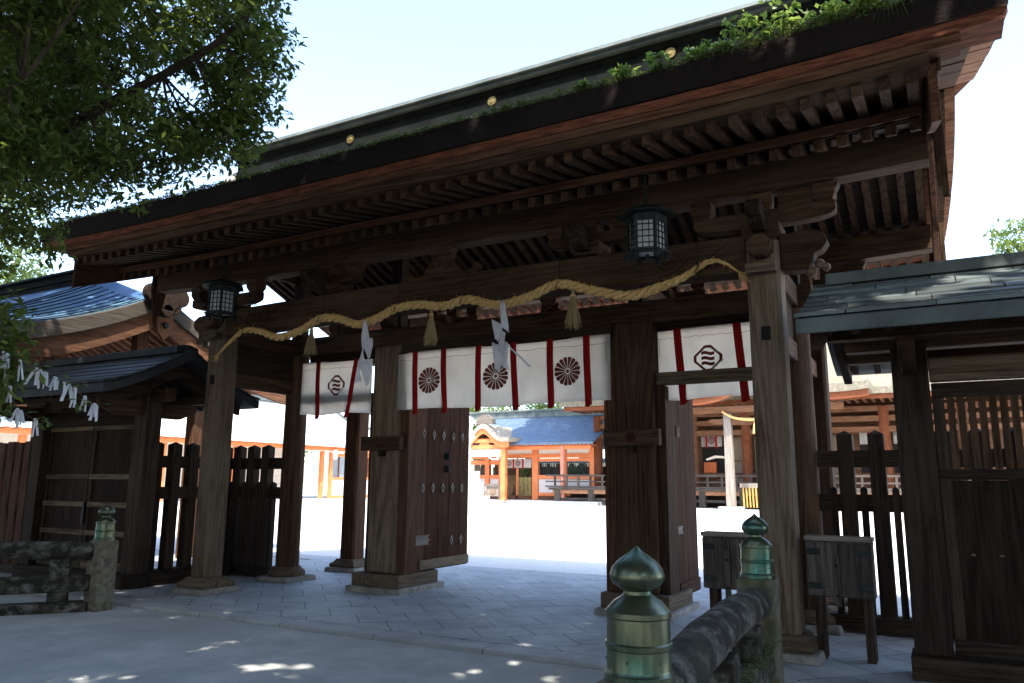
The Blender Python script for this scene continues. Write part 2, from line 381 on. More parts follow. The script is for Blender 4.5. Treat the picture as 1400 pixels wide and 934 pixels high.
def tree(name, base, h, cr, label, leaf=.3, nleaf=5000, m=None, seed=1, nb=26, group=None, crown_z=None, off=(0, 0), gaps=None):
    rg = random.Random(seed); t = thing(name, base, label, 'tree', group); B = Vector(base)
    zc = crown_z or h * .66
    tk = MB(); top = B + Vector((rg.uniform(-.5, .5) + off[0], rg.uniform(-.5, .5) + off[1], zc))
    tk.tube([B, B + Vector((.1, 0, h * .2)), B + Vector((-.1, .1, h * .42)), top], [h * .045, h * .036, h * .028, h * .012], 10)
    tk.build('trunk', M_BARKTRUNK, t, smooth=True)
    bl = []; lim = MB()
    for i in range(nb):
        a = rg.uniform(0, 2 * math.pi); r = cr * math.sqrt(rg.uniform(.02, 1)) * .85; z = rg.uniform(-.5, .5) * (h - zc) * 1.5
        f = math.sqrt(max(.1, 1 - (z / ((h - zc) * 1.1)) ** 2))
        c = B + Vector((math.cos(a) * r * f + off[0], math.sin(a) * r * f + off[1], zc + z)); s = cr * rg.uniform(.2, .36)
        bl.append((c, (s, s, s * .62), int(nleaf / nb)))
        if i % 3 == 0:
            st = B + Vector((0, 0, h * rg.uniform(.3, .5))); mid = (st + c) / 2 + Vector((0, 0, -.06 * h))
            lim.tube([st, mid, c], [h * .016, h * .011, h * .004], 6)
    lim.build('limb', M_BARKTRUNK, t, smooth=True)
    leaf_mesh('crown', bl, leaf, m or M_LEAFM, t, seed, gaps=gaps)
    return t
# ------------------------------------------------------------------ the ground
g = MB(); g.box(-500, 500, -300, 700, -.6, -.05); structure('ground', g, M_GRAVEL)
g = MB(); g.box(-30, 20, -25, 6.69, -.045, -.035); structure('approach_path', g, M_PATH)
g = MB(); g.box(-11.6, 1.6, 7.06, 12.2, -.3, 0.0); structure('gate_floor', g, M_PAVE)
g = MB(); g.box(-13, 3.5, 6.74, 7.05, -.3, -.002); g.box(-11.6, 1.6, 12.21, 12.55, -.3, -.002); structure('kerb', g, M_KERB, bevel=.012)
g = MB(); g.box(-14.5, 4.5, 12.57, 13.25, -.3, -.03); structure('kerb', g, M_KERB, bevel=.012)
g = MB(); g.box(-28, -11.61, 7.06, 12.2, -.3, -.01); g.box(1.61, 16, 7.06, 12.2, -.3, -.01); structure('pavement', g, M_KERB)

# ------------------------------------------------------------------ the gate
XC = -5.48; YF, YM, YB = 8.0, 9.6, 11.2
gate = thing('shrine_gate', (XC, YM, 0), 'large dark timber shrine gate with a mossy bark roof, behind the stone approach', 'gate')
def base_stone(cx, cy, parent, hw=.30):
    m = MB(); m.frus((cx, cy), 0, .075, hw + .05, hw + .03); m.build('plinth', M_STONE, parent, bevel=.015)
def soban(cx, cy, parent):
    m = MB(); pr = [(.275, .076), (.285, .10), (.28, .135), (.235, .165), (.205, .20), (.20, .215)]
    for (a, z), (b, y) in zip(pr, pr[1:]): m.frus((cx, cy), z, y, a, b)
    m.build('base_block', wood('post', 'x'), parent, bevel=.006)
for sx in (-1, 1):
    for y in (YF, YB):
        x = XC + sx * 4.05
        m = MB(); a, c = .165, .035
        oct_ = [(-a + c, -a), (a - c, -a), (a, -a + c), (a, a - c), (a - c, a), (-a + c, a), (-a, a - c), (-a, -a + c)]
        m.prism(oct_, (x, y, .216), (1, 0, 0), (0, 1, 0), (0, 0, 3.84))
        p = m.build('post', wood('post' if y == YF else ('red' if sx < 0 else 'beam'), 'z'), gate, bevel=.006)
        soban(x, y, p); base_stone(x, y, p)
        m = MB(); m.box(x - .045, x + .045, y - a - .012, y - a + .02, 3.02, 3.16); m.build('mortise_shade', M_DARKIN, p)  # dark plate painted as the shade of a hole in the post
    # outer column of the middle row: round
    x = XC + sx * 4.05
    m = MB(); m.tube([(x, YM, .22), (x, YM, 2.2), (x, YM, 3.68)], [.19, .185, .178], 28)
    p = m.build('column', wood('beam', 'z'), gate, smooth=True)
    m = MB(); m.lathe((x, YM, 0), [(.29, .076), (.30, .11), (.29, .15), (.235, .19), (.215, .222)], 28); m.build('base_block', wood('post', 'x'), p, smooth=True)
    base_stone(x, YM, p)
# main pillars with jamb boards, box feet and cross blocks
MX = {-1: -7.4, 1: -3.4}
for sx in (-1, 1):
    x = MX[sx]
    m = MB(); m.box(x - .27, x + .27, 9.34, 9.88, .262, 3.68)
    p = m.build('pillar', wood('post' if sx < 0 else 'beam', 'z'), gate, bevel=.03)
    xi = x - sx * .27; m = MB(); m.box(min(xi - sx * .003, xi - sx * .15), max(xi - sx * .003, xi - sx * .15), 9.38, 9.84, .262, 3.67); m.build('jamb', wood('red', 'z'), p, bevel=.008)
    xo = x + sx * .27; m = MB(); m.box(min(xo + sx * .003, xo + sx * .12), max(xo + sx * .003, xo + sx * .12), 9.45, 9.84, .262, 2.83); m.build('jamb', wood('beam', 'z'), p, bevel=.008)
    m = MB(); m.box(x - .44, x + .44, 9.22, 10.22, .08, .26); m.build('foot_block', wood('post', 'y'), p, bevel=.012)
    m = MB(); m.box(x - .50, x + .50, 9.15, 10.32, -.02, .078); m.build('plinth', M_STONE, p, bevel=.02)
    m = MB(); m.box(x - .37, x + .37, 9.22, 9.338, 2.06, 2.27); cb = m.build('cross_block', wood('beam', 'x'), p, bevel=.012)
    m = MB(); m.prism([(.07 * math.cos(math.pi * k / 3), .07 * math.sin(math.pi * k / 3)) for k in range(6)], (x, 9.221, 2.165), (1, 0, 0), (0, 0, 1), (0, -.012, 0)); m.build('boss', wood('door', 'x'), cb, bevel=.004)
    m = MB(); m.box(x - .04, x + .04, 9.24, 9.33, 1.97, 2.058); m.build('wedge', wood('dark', 'z'), cb)
def part(name, m, material, bevel=.01, parent=None, **k): return m.build(name, material, parent or gate, bevel=bevel, **k)

def arched(x0, x1, z0, z1, rise, y0, y1, n=16):
    pts = [(x0 + (x1 - x0) * i / n, z0 + rise * (1 - (2 * i / n - 1) ** 2)) for i in range(n + 1)]
    tp = [(x1 - (x1 - x0) * i / n, z1 + rise * .6 * (1 - (2 * i / n - 1) ** 2)) for i in range(n + 1)]
    m = MB(); m.prism(pts + tp, (0, y0, 0), (1, 0, 0), (0, 0, 1), (0, y1 - y0, 0)); return m
# rainbow beams front and back
for y in (YF, YB):
    part('rainbow_beam', arched(XC - 4.05 + .167, XC + 4.05 - .167, 3.75, 4.15, .06, y - .14, y + .14), wood('beam', 'x'), .015)
# carved swirl lines on the rainbow beam ends
def spiral(cx, cz, r, turns, y, s=1):
    m = MB(); m.tube([(cx + s * r * (1 - t / (turns * 12)) * math.cos(t / 12 * 2 * math.pi), y, cz + r * .75 * (1 - t / (turns * 12)) * math.sin(t / 12 * 2 * math.pi)) for t in range(int(turns * 12))], .009, 5)
    return m
for s in (-1, 1):
    cx = XC + s * 3.05
    m = spiral(cx, 3.96, .15, 2.2, 7.857, s); m.tube([(cx + s * .2, 7.857, 3.82), (cx + s * .42, 7.857, 3.93), (cx + s * .68, 7.857, 4.10)], [.006, .014, .006], 5); m.tube([(cx - s * .1, 7.857, 3.80), (cx + s * .1, 7.857, 3.86), (cx + s * .25, 7.857, 3.99)], .008, 5)
    part('beam_carving', m, wood('dark', 'x'), 0)
# tie beam over the middle row, lintels of the side bays
m = MB(); m.box(XC - 4.3, XC + 4.3, 9.47, 9.75, 3.682, 3.975); part('tie_beam', m, wood('beam', 'x'), .012)
m = MB(); m.box(-9.35, -7.80, 9.62, 9.74, 2.84, 3.0); part('lintel', m, wood('beam', 'x'))
m = MB(); m.box(-3.12, -1.6, 9.44, 9.56, 2.84, 3.0); part('lintel', m, wood('post', 'x'))
for x0, x1, y0, y1, z0 in ((-7.125, -3.675, 9.345, 9.465, 3.50), (-9.28, -7.68, 9.60, 9.745, 3.54), (-3.12, -1.62, 9.61, 9.745, 3.55)):
    m = MB(); m.box(x0, x1, y0, y1, z0, 3.68); part('gap_board', m, wood('dark', 'x'))  # dark boards added to hide the lit underside of the tie beam
# side walls: upper nuki, board and rail between front and middle rows
for s in (-1, 1):
    x = XC + s * 4.05
    m = MB(); m.box(x - .06, x + .06, 8.17, 9.42, 3.02, 3.24); part('side_rail', m, wood('beam', 'y'))
    m = MB(); m.box(x - .025, x + .025, 8.17, 9.42, 3.242, 3.70); part('side_board', m, wood('dark', 'y'), 0)
    m = MB(); m.box(x - .09, x + .09, 8.17, 11.03, 3.702, 3.95); part('side_beam', m, wood('beam', 'y'))
    m = MB(); m.box(x - .06, x + .06, 9.80, 11.03, 3.02, 3.24); part('side_rail', m, wood('red', 'y'))
# curved shrimp beams from the front brackets to the middle row
for s in (-1, 1):
    x = MX[s]
    for a, b in ((8.15, 9.46), (9.76, 11.05)):
        n = 10; pl = [(a + (b - a) * i / n, 3.98 + .12 * math.sin(math.pi * i / n)) for i in range(n + 1)]
        m = MB(); m.prism(pl + [(p, q + .2) for p, q in reversed(pl)], (x - .08, 0, 0), (0, 1, 0), (0, 0, 1), (.16, 0, 0)); part('shrimp_beam', m, wood('beam', 'y'), .008)
# bracket sets
def bracket(x, y, z0, z1, w=.46):
    h = z1 - z0; m = MB()
    m.frus((x, y), z0, z0 + h * .16, .13, .19); m.frus((x, y), z0 + h * .16, z0 + h * .34, .19, .19)
    return m, z0 + h * .34, h
def arm(m, x, y, z, h, L, ax, t=.075):
    n = 6; pl = [(-L, z + h), (-L, z + h * .45)] + [(-L + L * .45 * (1 - math.cos(math.pi / 2 * i / n)), z + h * .45 * (1 - math.sin(math.pi / 2 * i / n))) for i in range(1, n + 1)]
    pl += [(-p, q) for p, q in reversed(pl)]
    if ax == 'x': m.prism(pl, (x, y - t, 0), (1, 0, 0), (0, 0, 1), (0, 2 * t, 0))
    else: m.prism(pl, (x - t, y, 0), (0, 1, 0), (0, 0, 1), (2 * t, 0, 0))
def bset(x, y, z0, z1, xl=.5, yl=.42):
    m, z, h = bracket(x, y, z0, z1); b = part('bracket_block', m, wood('beam', 'x'), .008)
    m = MB(); arm(m, x, y, z + .002, h * .32, xl, 'x'); part('bracket_arm', m, wood('beam', 'x'), .006, b)
    m = MB(); arm(m, x, y, z + .004, h * .32, yl, 'y', .07); part('bracket_arm', m, wood('beam', 'y'), .006, b)
    for d in (-xl + .1, 0, xl - .1):
        m = MB(); zz = z + h * .325; m.frus((x + d, y), zz, zz + h * .13, .075, .105, .075, .105); m.frus((x + d, y), zz + h * .13, z1, .105, .105); part('bearing_block', m, wood('beam', 'x'), .005, b)
    return b
ZP = 4.60
for y in (YF, YB):
    for s in (-1, 1):
        bset(XC + s * 4.05, y, 4.058, ZP, .72, .42)
        bset(MX[s] if y == YF else MX[s], y, 4.20, ZP, .52, .40)
    # frog-leg strut in the middle with its carved crest
    half = [(.10, 4.58), (.16, 4.50), (.15, 4.44), (.22, 4.36), (.30, 4.27), (.40, 4.245), (.47, 4.28), (.52, 4.35), (.57, 4.33), (.585, 4.27), (.545, 4.225), (.47, 4.20)]
    m = MB(); m.prism([(-p, q) for p, q in reversed(half)] + half, (XC, y - .05, 0), (1, 0, 0), (0, 0, 1), (0, .10, 0))
    k = part('frog_leg_strut', m, wood('beam', 'x'), .006)
    m = MB(); m.tube([(XC + .075 * math.cos(t * math.pi / 10), y - .055, 4.39 + .075 * math.sin(t * math.pi / 10)) for t in range(21)], .010, 5); part('strut_crest', m, wood('post', 'x'), 0, k)
    m = MB(); m.frus((XC, y), 4.50, ZP, .11, .16, .09, .12); part('bearing_block', m, wood('beam', 'x'), .005, k)
# carved noses that look out from the brackets toward the front, and sideways at the posts
nose = [(0, -.13), (.16, -.15), (.27, -.11), (.30, -.04), (.36, -.06), (.42, -.01), (.41, .07), (.33, .12), (.25, .10), (.20, .15), (0, .15)]
for s in (-1, 1):
    for z, x, y in ((4.36, MX[s], 7.86), (4.28, XC + s * 4.05, 7.84)):
        m = MB(); m.prism(nose, (x - .075, y, z), (0, -1, 0), (0, 0, 1), (.15, 0, 0)); part('carved_nose', m, wood('dark', 'y'), .012)
    xo = XC + s * (4.05 + .167)
    big = [(0, -.20), (.10, -.22), (.22, -.21), (.30, -.15), (.33, -.06), (.40, -.03), (.46, .05), (.43, .14), (.34, .19), (.20, .20), (.10, .18), (0, .19)]
    up = [(0, -.14), (.14, -.15), (.27, -.12), (.33, -.04), (.32, .03), (.40, .05), (.46, .10), (.56, .11), (.60, .19), (0, .19)]
    for y in (YF, YB):
        m = MB(); m.prism(big, (xo, y - .10, 3.94), (s, 0, 0), (0, 0, 1), (0, .20, 0)); part('carved_nose', m, wood('beam', 'x'), .012)
        m = MB(); m.prism(up, (xo, y - .085, 4.405), (s, 0, 0), (0, 0, 1), (0, .17, 0)); part('carved_nose', m, wood('beam', 'x'), .012)
        m = MB()
        for a, b, r in ((.36, -.02, .05), (.28, -.24, .055), (.42, -.14, .045)): m.lathe((xo + s * a, y, 3.80 + b * .4), [(r * .3, -r), (r * .9, -r * .5), (r, 0), (r * .9, r * .5), (r * .3, r)], 10)
        part('carved_bud', m, wood('post', 'x'), 0, smooth=True)
# small octagonal block on the front posts under the brackets
for s in (-1, 1):
    m = MB(); x = XC + s * 4.05
    m.prism([(.13 * math.cos(math.pi * (k + .5) / 4), .12 * math.sin(math.pi * (k + .5) / 4)) for k in range(8)], (x, 7.66, 3.97), (1, 0, 0), (0, 0, 1), (0, .17, 0)); part('peg_head', m, wood('beam', 'x'), .008)
    m = MB(); m.box(x - .15, x + .15, 7.70, 7.83, 3.70, 3.80); part('peg_block', m, wood('post', 'x'), .008)

def sori(x): return .06 * max(0, (abs(x - XC) - 3.2) / 2.6) ** 2
# purlins with the slight lift at their ends
def longbeam(y, z0, z1, w, L, name, kind):
    n = 14; m = MB()
    xs = [XC - L + 2 * L * i / n for i in range(n + 1)]
    m.prism([(x, z0 + sori(x)) for x in xs] + [(x, z1 + sori(x)) for x in reversed(xs)], (0, y - w / 2, 0), (1, 0, 0), (0, 0, 1), (0, w, 0))
    return part(name, m, wood(kind, 'x'), .01)
longbeam(YF, ZP, 4.93, .24, 5.62, 'purlin', 'beam'); longbeam(YB, ZP, 4.93, .24, 5.62, 'purlin', 'beam')
longbeam(YM, 5.20, 5.52, .24, 5.62, 'ridge_purlin', 'beam')
for s in (-1, 1):   # short king posts carrying the ridge purlin
    for x in (MX[s], XC + s * 4.05):
        m = MB(); m.box(x - .10, x + .10, YM - .10, YM + .10, 3.93, 5.2); part('king_post', m, wood('dark', 'z'))
# rafters: base tier from eave to ridge, flying tier beyond it
SL = (5.56 - 4.935) / 1.6
xs = [XC - 5.53 + 11.06 * i / 55 for i in range(56)]
def zb(y): return 4.935 + SL * (min(y, 2 * YM - y) - YF)       # underside of the base tier
front_r, back_r = [], []
wr = wood('beam', 'y'); wrr = wood('beam', 'y'); wrf = wood('rust', 'y')  # rear flying rafters redder, courtyard bounce put into their colour
def raf(name, y0, z0, y1, z1, x, w, h, mt, parent=None):
    m = MB(); d = sori(x)
    m.prism([(y0, z0 + d), (y1, z1 + d), (y1, z1 + h + d), (y0, z0 + h + d)], (x - w / 2, 0, 0), (0, 1, 0), (0, 0, 1), (w, 0, 0)); return m
for x in xs:
    raf('', 7.22, zb(7.22), YM, zb(YM), x, .085, .11, wr).build('base_rafter', wr, gate)
    raf('', 6.45, 4.70, 7.75, 4.70 + .21 * 1.3, x, .085, .10, wr).build('flying_rafter', wr, gate)
rest = MB(); restf = MB()
for i, x in enumerate(xs):
    b = raf('', 11.98, zb(11.98), YM, zb(YM), x, .085, .11, wrr)
    if i >= 12: b.build('base_rafter', wrr, gate)
    else: rest.add(b.v, b.f)
    f = raf('', 12.75, 4.70, 11.45, 4.70 + .21 * 1.3, x, .085, .10, wrf)
    if i >= 12: f.build('flying_rafter', wrf, gate)
    else: restf.add(f.v, f.f)
rest.build('base_rafter', wrr, gate)["kind"] = 'stuff'
restf.build('flying_rafter', wrf, gate)["kind"] = 'stuff'
# eave boards that sit on the rafter ends, soffit boards over the rafters
def xsheet(prof, L, mt, name, n=28, bevel=0):
    """closed bar of a YZ profile swept along the eave with its lift"""
    m = MB(); k = len(prof); xx = [XC - L + 2 * L * i / n for i in range(n + 1)]
    vs = [(x, y, z + sori(x)) for x in xx for y, z in prof]
    fs = [(i * k + j, i * k + (j + 1) % k, (i + 1) * k + (j + 1) % k, (i + 1) * k + j) for i in range(n) for j in range(k)] + [tuple(range(k)), tuple(n * k + j for j in range(k))]
    m.add(vs, fs); return part(name, m, mt, bevel)
for sgn in (1, -1):
    def Y(y): return y if sgn > 0 else 2 * YM - y
    w_ = wood('beam' if sgn > 0 else 'rust', 'x')  # rear eave boards reddened for the same bounced light
    xsheet([(Y(7.16), zb(7.22) + .112), (Y(7.30), zb(7.22) + .15), (Y(7.30), zb(7.22) + .225), (Y(7.16), zb(7.22) + .20)], 5.58, wood('red', 'x'), 'eave_fillet')
    xsheet([(Y(6.50), 4.812), (Y(7.75), 5.09), (Y(7.75), 5.12), (Y(6.50), 4.84)], 5.58, w_, 'soffit_board')
    xsheet([(Y(7.26), zb(7.26) + .113), (Y(YM) - .001 * sgn, zb(YM) + .113), (Y(YM) - .001 * sgn, zb(YM) + .143), (Y(7.26), zb(7.26) + .143)], 5.58, wood('dark', 'x'), 'soffit_board')
    xsheet([(Y(6.40), 4.803), (Y(6.62), 4.806), (Y(6.62), 4.90), (Y(6.36), 4.88)], 5.66, w_, 'eave_board')
    xsheet([(Y(6.33), 4.882), (Y(6.60), 4.902), (Y(6.60), 4.96), (Y(6.31), 4.95)], 5.88 if sgn > 0 else 5.66, wood('rust' if sgn < 0 else 'hall', 'x'), 'eave_board')
    xsheet([(Y(6.285), 4.952), (Y(6.62), 4.962), (Y(6.62), 5.05), (Y(6.27), 5.035)], 6.17 if sgn > 0 else 5.72, M_BARKRED, 'bark_underlayer')

# the bark roof: curved section, rounded verges
def roof_top(y):
    t = min(1, abs(y - YM) / 3.35); return 5.31 + (7.02 - 5.31) * (1 - t) ** 1.22
def roof_bot(y):
    t = min(1, abs(y - YM) / 3.35); return 5.04 + (6.12 - 5.04) * (1 - t) ** 1.1
NY = 29; ysec = [YM - 3.35 + 3.35 * i / 14 for i in range(15)] + [YM + .03] + [YM + 3.35 * i / 14 for i in range(1, 15)]
offs = [-6.2, -6.14, -6.0, -5.8, -5.5, -5.0, -4, -2.5, -1, 1, 2.5, 4, 5.0, 5.5, 5.8, 6.0, 6.14, 6.2]
def verge_shift(o, y):          # the front slope reaches farther out than the back one
    t = (y - YM) / 3.35; k = max(0, (abs(o) - 5.0) / 1.2)
    return math.copysign(k * (.04 * (1 + t) if t <= 0.01 else .22 + .22 * t * t), o)
rg = random.Random(3)
m = MB(); q = NY + 1; vt = []; vb = []
for o in offs:
    x = XC + o; d = sori(x); r = max(0, (abs(o) - 5.5) / .7)
    for y in ysec:
        wob = rg.uniform(-.012, .012)
        vt.append((x - verge_shift(o, y), y, roof_top(y) + d - .16 * r ** 2.4 + wob)); vb.append((x - verge_shift(o, y), y, roof_bot(y) + d))
n = len(offs); N = n * q
top = [(i * q + j, (i + 1) * q + j, (i + 1) * q + j + 1, i * q + j + 1) for i in range(n - 1) for j in range(NY)]
inner = lambda i: abs((offs[i] + offs[i + 1]) / 2) < 5.6
m.slot(M_THATCH); m.slot(M_BARK); m.slot(M_VERGE); m.mats = [M_THATCH, M_BARK, M_VERGE]
m.v = vt + vb
for f in top: m.f.append(f); m.m.append(0)
for i in range(n - 1):
    for j in range(NY):
        m.f.append((N + i * q + j, N + i * q + j + 1, N + (i + 1) * q + j + 1, N + (i + 1) * q + j)); m.m.append(1 if inner(i) else 2)
    for j in (0, NY): m.f.append((i * q + j, (i + 1) * q + j, N + (i + 1) * q + j, N + i * q + j)); m.m.append(1)
for i in (0, n - 1):
    for j in range(NY): m.f.append((i * q + j, i * q + j + 1, N + i * q + j + 1, N + i * q + j)); m.m.append(1)
m.build('bark_roof', None, gate)
# bargeboards, their pendants at the purlin ends
for s in (-1, 1):
    x = XC + s * 5.64; n = 12
    low = []; 
    for i in range(2 * n + 1):
        y = 6.52 + (2 * YM - 2 * 6.52) * i / (2 * n); t = abs(y - YM) / 3.08
        low.append((y, 5.62 - 1.30 * t + .10 * t * t))
    m = MB(); m.prism(low + [(y, z + .50) for y, z in reversed(low)], (x, 0, 0), (0, 1, 0), (0, 0, 1), (s * .07, 0, 0)); part('bargeboard', m, wood('red', 'y'), .008)
    m = MB(); m.prism([(y + (0.0), z + .42) for y, z in low] + [(y, z + .56) for y, z in reversed(low)], (x + s * .072, 0, 0), (0, 1, 0), (0, 0, 1), (s * .03, 0, 0)); part('verge_board', m, wood('red', 'y'), .008)
    rv = random.Random(9 + s)
    for nm, o0, o1, dz, mt in (('verge_plank', 5.715, 6.00, -.055, wood('beam', 'x')), ('verge_shingle', 6.003, 6.20, -.035, M_VERGE)):
        m = MB()
        for lo_, hi_, sd_ in ((YM - 3.27, YM - .005, 0), (YM + .035, YM + 3.27, 1)):
            yy = lo_
            while yy < hi_ - .05:
                y2 = min(yy + rv.uniform(.17, .30), hi_); j = rv.uniform(-.008, .004); vs = []
                for y_ in (yy + .003, y2 - .003):
                    for o_ in (o0, o1):
                        x_ = XC + s * (o_ - (abs(verge_shift(6.2, y_)) if o_ == o1 or o0 > 6 else 0)) ; x_ = max(x_, XC + s * 5.714) if s > 0 else min(x_, XC + s * 5.714)
                        if o_ == 6.0 or o_ == 6.003: x_ = XC + s * (5.715 + (o_ - 5.715) * (6.2 - abs(verge_shift(6.2, y_)) - 5.715) / .485)
                        z_ = roof_bot(y_) + sori(x_) + dz + j; vs += [(x_, y_, z_), (x_, y_, z_ + .06)]
                m.add(vs, [(0, 2, 6, 4), (1, 5, 7, 3), (0, 1, 3, 2), (4, 6, 7, 5), (0, 4, 5, 1), (2, 3, 7, 6)]); yy = y2
        part(nm, m, mt, 0)
    for y in (YF, YB, YM):
        z = 4.78 if y != YM else 5.45
        m = MB(); m.prism([(-.12, .20), (-.13, -.10), (-.09, -.32), (-.05, -.45), (0, -.50), (.05, -.45), (.09, -.32), (.13, -.10), (.12, .20)], (x + s * .072, y, z), (0, 1, 0), (0, 0, 1), (s * .05, 0, 0)); part('gable_pendant', m, wood('beam', 'z'), .006)
    # boards closing the gable between the middle beam and the ridge
    m = MB(); m.prism([(8.1, 4.94), (YM, 5.55), (11.1, 4.94)], (XC + s * 4.05, 0, 0), (0, 1, 0), (0, 0, 1), (s * .04, 0, 0)); part('gable_board', m, wood('dark', 'y'), 0)
# ridge: boxed beam, patinated cap, gilt crests, end tiles
rz = 6.92
m = MB(); m.box(XC - 5.62, XC + 5.62, YM - .28, YM + .28, rz - .15, 7.52); ridge = part('ridge', m, M_RIDGE, .01)
m = MB(); m.box(XC - 5.70, XC + 5.70, YM - .38, YM + .38, 7.522, 7.60); m.prism([(-.42, 7.60), (.42, 7.60), (.40, 7.67), (.10, 7.78), (-.10, 7.78), (-.40, 7.67)], (XC - 5.75, YM, 0), (0, 1, 0), (0, 0, 1), (11.5, 0, 0)); part('ridge_cap', m, M_COPPER, .006, ridge)
m = MB(); m.box(XC - 5.64, XC + 5.64, YM - .31, YM - .285, 7.05, 7.10); m.box(XC - 5.64, XC + 5.64, YM - .31, YM - .285, 7.44, 7.51); part('ridge_moulding', m, M_RIDGE, 0, ridge)
for x in (-8.35, -5.55, -2.75):
    m = MB()
    for k in range(16):
        a = k * math.pi / 8; m.prism([(.018, 0)] + [(.046 + .034 * math.cos(t), .0125 * math.sin(t)) for t in np.linspace(-math.pi / 2, math.pi / 2, 5)], (x, 9.318, 7.33), (math.cos(a), 0, math.sin(a)), (-math.sin(a), 0, math.cos(a)), (0, -.018, 0))
    m.prism([(.03 * math.cos(t * math.pi / 6), .03 * math.sin(t * math.pi / 6)) for t in range(12)], (x, 9.318, 7.33), (1, 0, 0), (0, 0, 1), (0, -.026, 0))
    part('gilt_crest', m, M_GOLD, 0, ridge)
for s in (-1, 1):
    m = MB(); m.prism([(-.36, 6.55), (.36, 6.55), (.40, 6.85), (.30, 7.2), (.16, 7.36), (0, 7.42), (-.16, 7.36), (-.30, 7.2), (-.40, 6.85)], (XC + s * 5.72, YM, 0), (0, 1, 0), (0, 0, 1), (s * .22, 0, 0)); part('ridge_end_tile', m, M_WHITESTONE, .03, ridge)
# doors
def leaf(x0, y0, y1, z0, z1, face, cat):
    """door leaf swung back along y; face=+1 shows its studs to +x"""
    m = MB(); n = 5; t = .07
    for i in range(n):
        a = y0 + (y1 - y0) * i / n; b = y0 + (y1 - y0) * (i + 1) / n
        m.box(x0 - t / 2, x0 + t / 2, a + .002, b - .002, z0, z1)
    d = m.build('door', wood('door', 'z'), gate, bevel=.006)
    for z in (z0 + .09, z1 - .09):
        m = MB(); m.box(x0 + face * t / 2 - .0, x0 + face * (t / 2 + .03), y0 + .10, y1 - .01, z - .07, z + .07) if face > 0 else m.box(x0 - t / 2 - .03, x0 - t / 2, y0 + .1, y1 - .01, z - .07, z + .07)
        m.build('door_rail', wood('post', 'y'), d, bevel=.006)
    return d
for s in (-1, 1):
    x = -7.02 if s < 0 else -3.78; f = -s
    d = leaf(x, 9.62, 11.10, .27, 3.55, f, 0); xf = x + f * .036
    for z in (2.33, 1.50, .68):
        for i in range(5):
            y = 9.77 + .275 * i
            if z < 1 and i < 3: continue
            m = MB(); m.prism([(-.052, 0), (0, -.09), (.052, 0), (0, .09)], (xf, y, z), (0, 1, 0), (0, 0, 1), (f * .014, 0, 0)); m.frus((xf + f * .018, y), z - .018, z + .018, .014, .014, .014, .014); m.build('diamond_stud', wood('grey', 'y'), d, bevel=.004)
    for z in (2.0, 1.80):
        m = MB(); m.tube([(xf, 10.42, z), (xf + f * .02, 10.42, z), (xf + f * .055, 10.42, z), (xf + f * .075, 10.42, z)], [.055, .055, .035, .008], 14); m.build('knob', M_IRON, d, smooth=True)
    for z in (.72, 3.1):
        m = MB(); m.prism([(0, -.075), (.36, -.075), (.31, -.03), (.38, -.0), (.31, .03), (.36, .075), (0, .075)], (xf, 9.63, z), (0, 1, 0), (0, 0, 1), (f * .010, 0, 0)); st = m.build('hinge_strap', wood('grey', 'y'), d, bevel=.003)
# side wicket leaves
for x in (-3.06, -7.78):
    m = MB(); n = 4
    for i in range(n):
        a = 9.86 + .95 * i / n; b = 9.86 + .95 * (i + 1) / n; m.box(x - .025, x + .025, a + .002, b - .002, .16, 2.80)
    d = m.build('wicket_door', wood('door', 'z'), gate, bevel=.005)
    m = MB(); m.box(x + .026, x + .05, 9.88, 10.80, .18, .34); m.build('door_rail', wood('door', 'y'), d, bevel=.004)
    m = MB(); m.prism([(0, -.05), (.22, -.05), (.18, 0), (.22, .05), (0, .05)], (x + .026, 9.88, 1.0), (0, 1, 0), (0, 0, 1), (.012, 0, 0)); m.build('hinge_strap', wood('grey', 'y'), d, bevel=.003)
    m = MB(); m.box(x - .03, x + .05, 9.90, 10.05, 2.20, 2.34); m.build('door_batten', wood('post', 'y'), d, bevel=.004)

# ------------------------------------------------------------------ moss and weeds on the front eave
rg = np.random.default_rng(5)
mb = []
for i in range(420):
    x = XC - 6.1 + 12.2 * (i + rg.uniform(0, 1)) / 420
    thick = .03 + .045 * max(0, (x + 7) / 7)
    mb.append(((x, 6.27 + rg.uniform(-.02, .10), 5.315 + sori(x) - .13 * max(0, (abs(x - XC) - 5.5) / .7) ** 2.4 + rg.uniform(-.01, .03)), (.05, .06, thick), int(70 + 60 * max(0, (x + 8) / 8))))
o = leaf_mesh('moss', mb, .026, M_MOSS, None, 11, .5, -.5, .9, origin=(XC, 6.3, 5.3)); o["kind"] = 'stuff'
weeds = [(-2.72, .07, 'small pale weed, lowest of the row on the mossy eave'), (-2.30, .12, 'yellow green weed with broad leaves beside the smallest one on the eave'), (-2.02, .14, 'yellowish rounded weed clump on the eave, third from the lower end'),
         (-1.62, .16, 'fresh green weed on the eave where the thick row begins'), (-1.42, .20, 'leafy green weed leaning over the eave, fifth from the lower end'), (-1.18, .24, 'taller bright green weed standing up from the thick row on the eave'),
         (-.98, .30, 'tallest green weed sticking up above the ridge line from the eave'), (-.76, .22, 'bushy green weed right of the tallest one on the eave'), (-.55, .22, 'dense light green weed on the eave near its upper end'),
         (-.34, .20, 'broad leaved green weed second from the upper end of the eave'), (-.12, .18, 'green weed at the upper end of the row by the roof corner')]
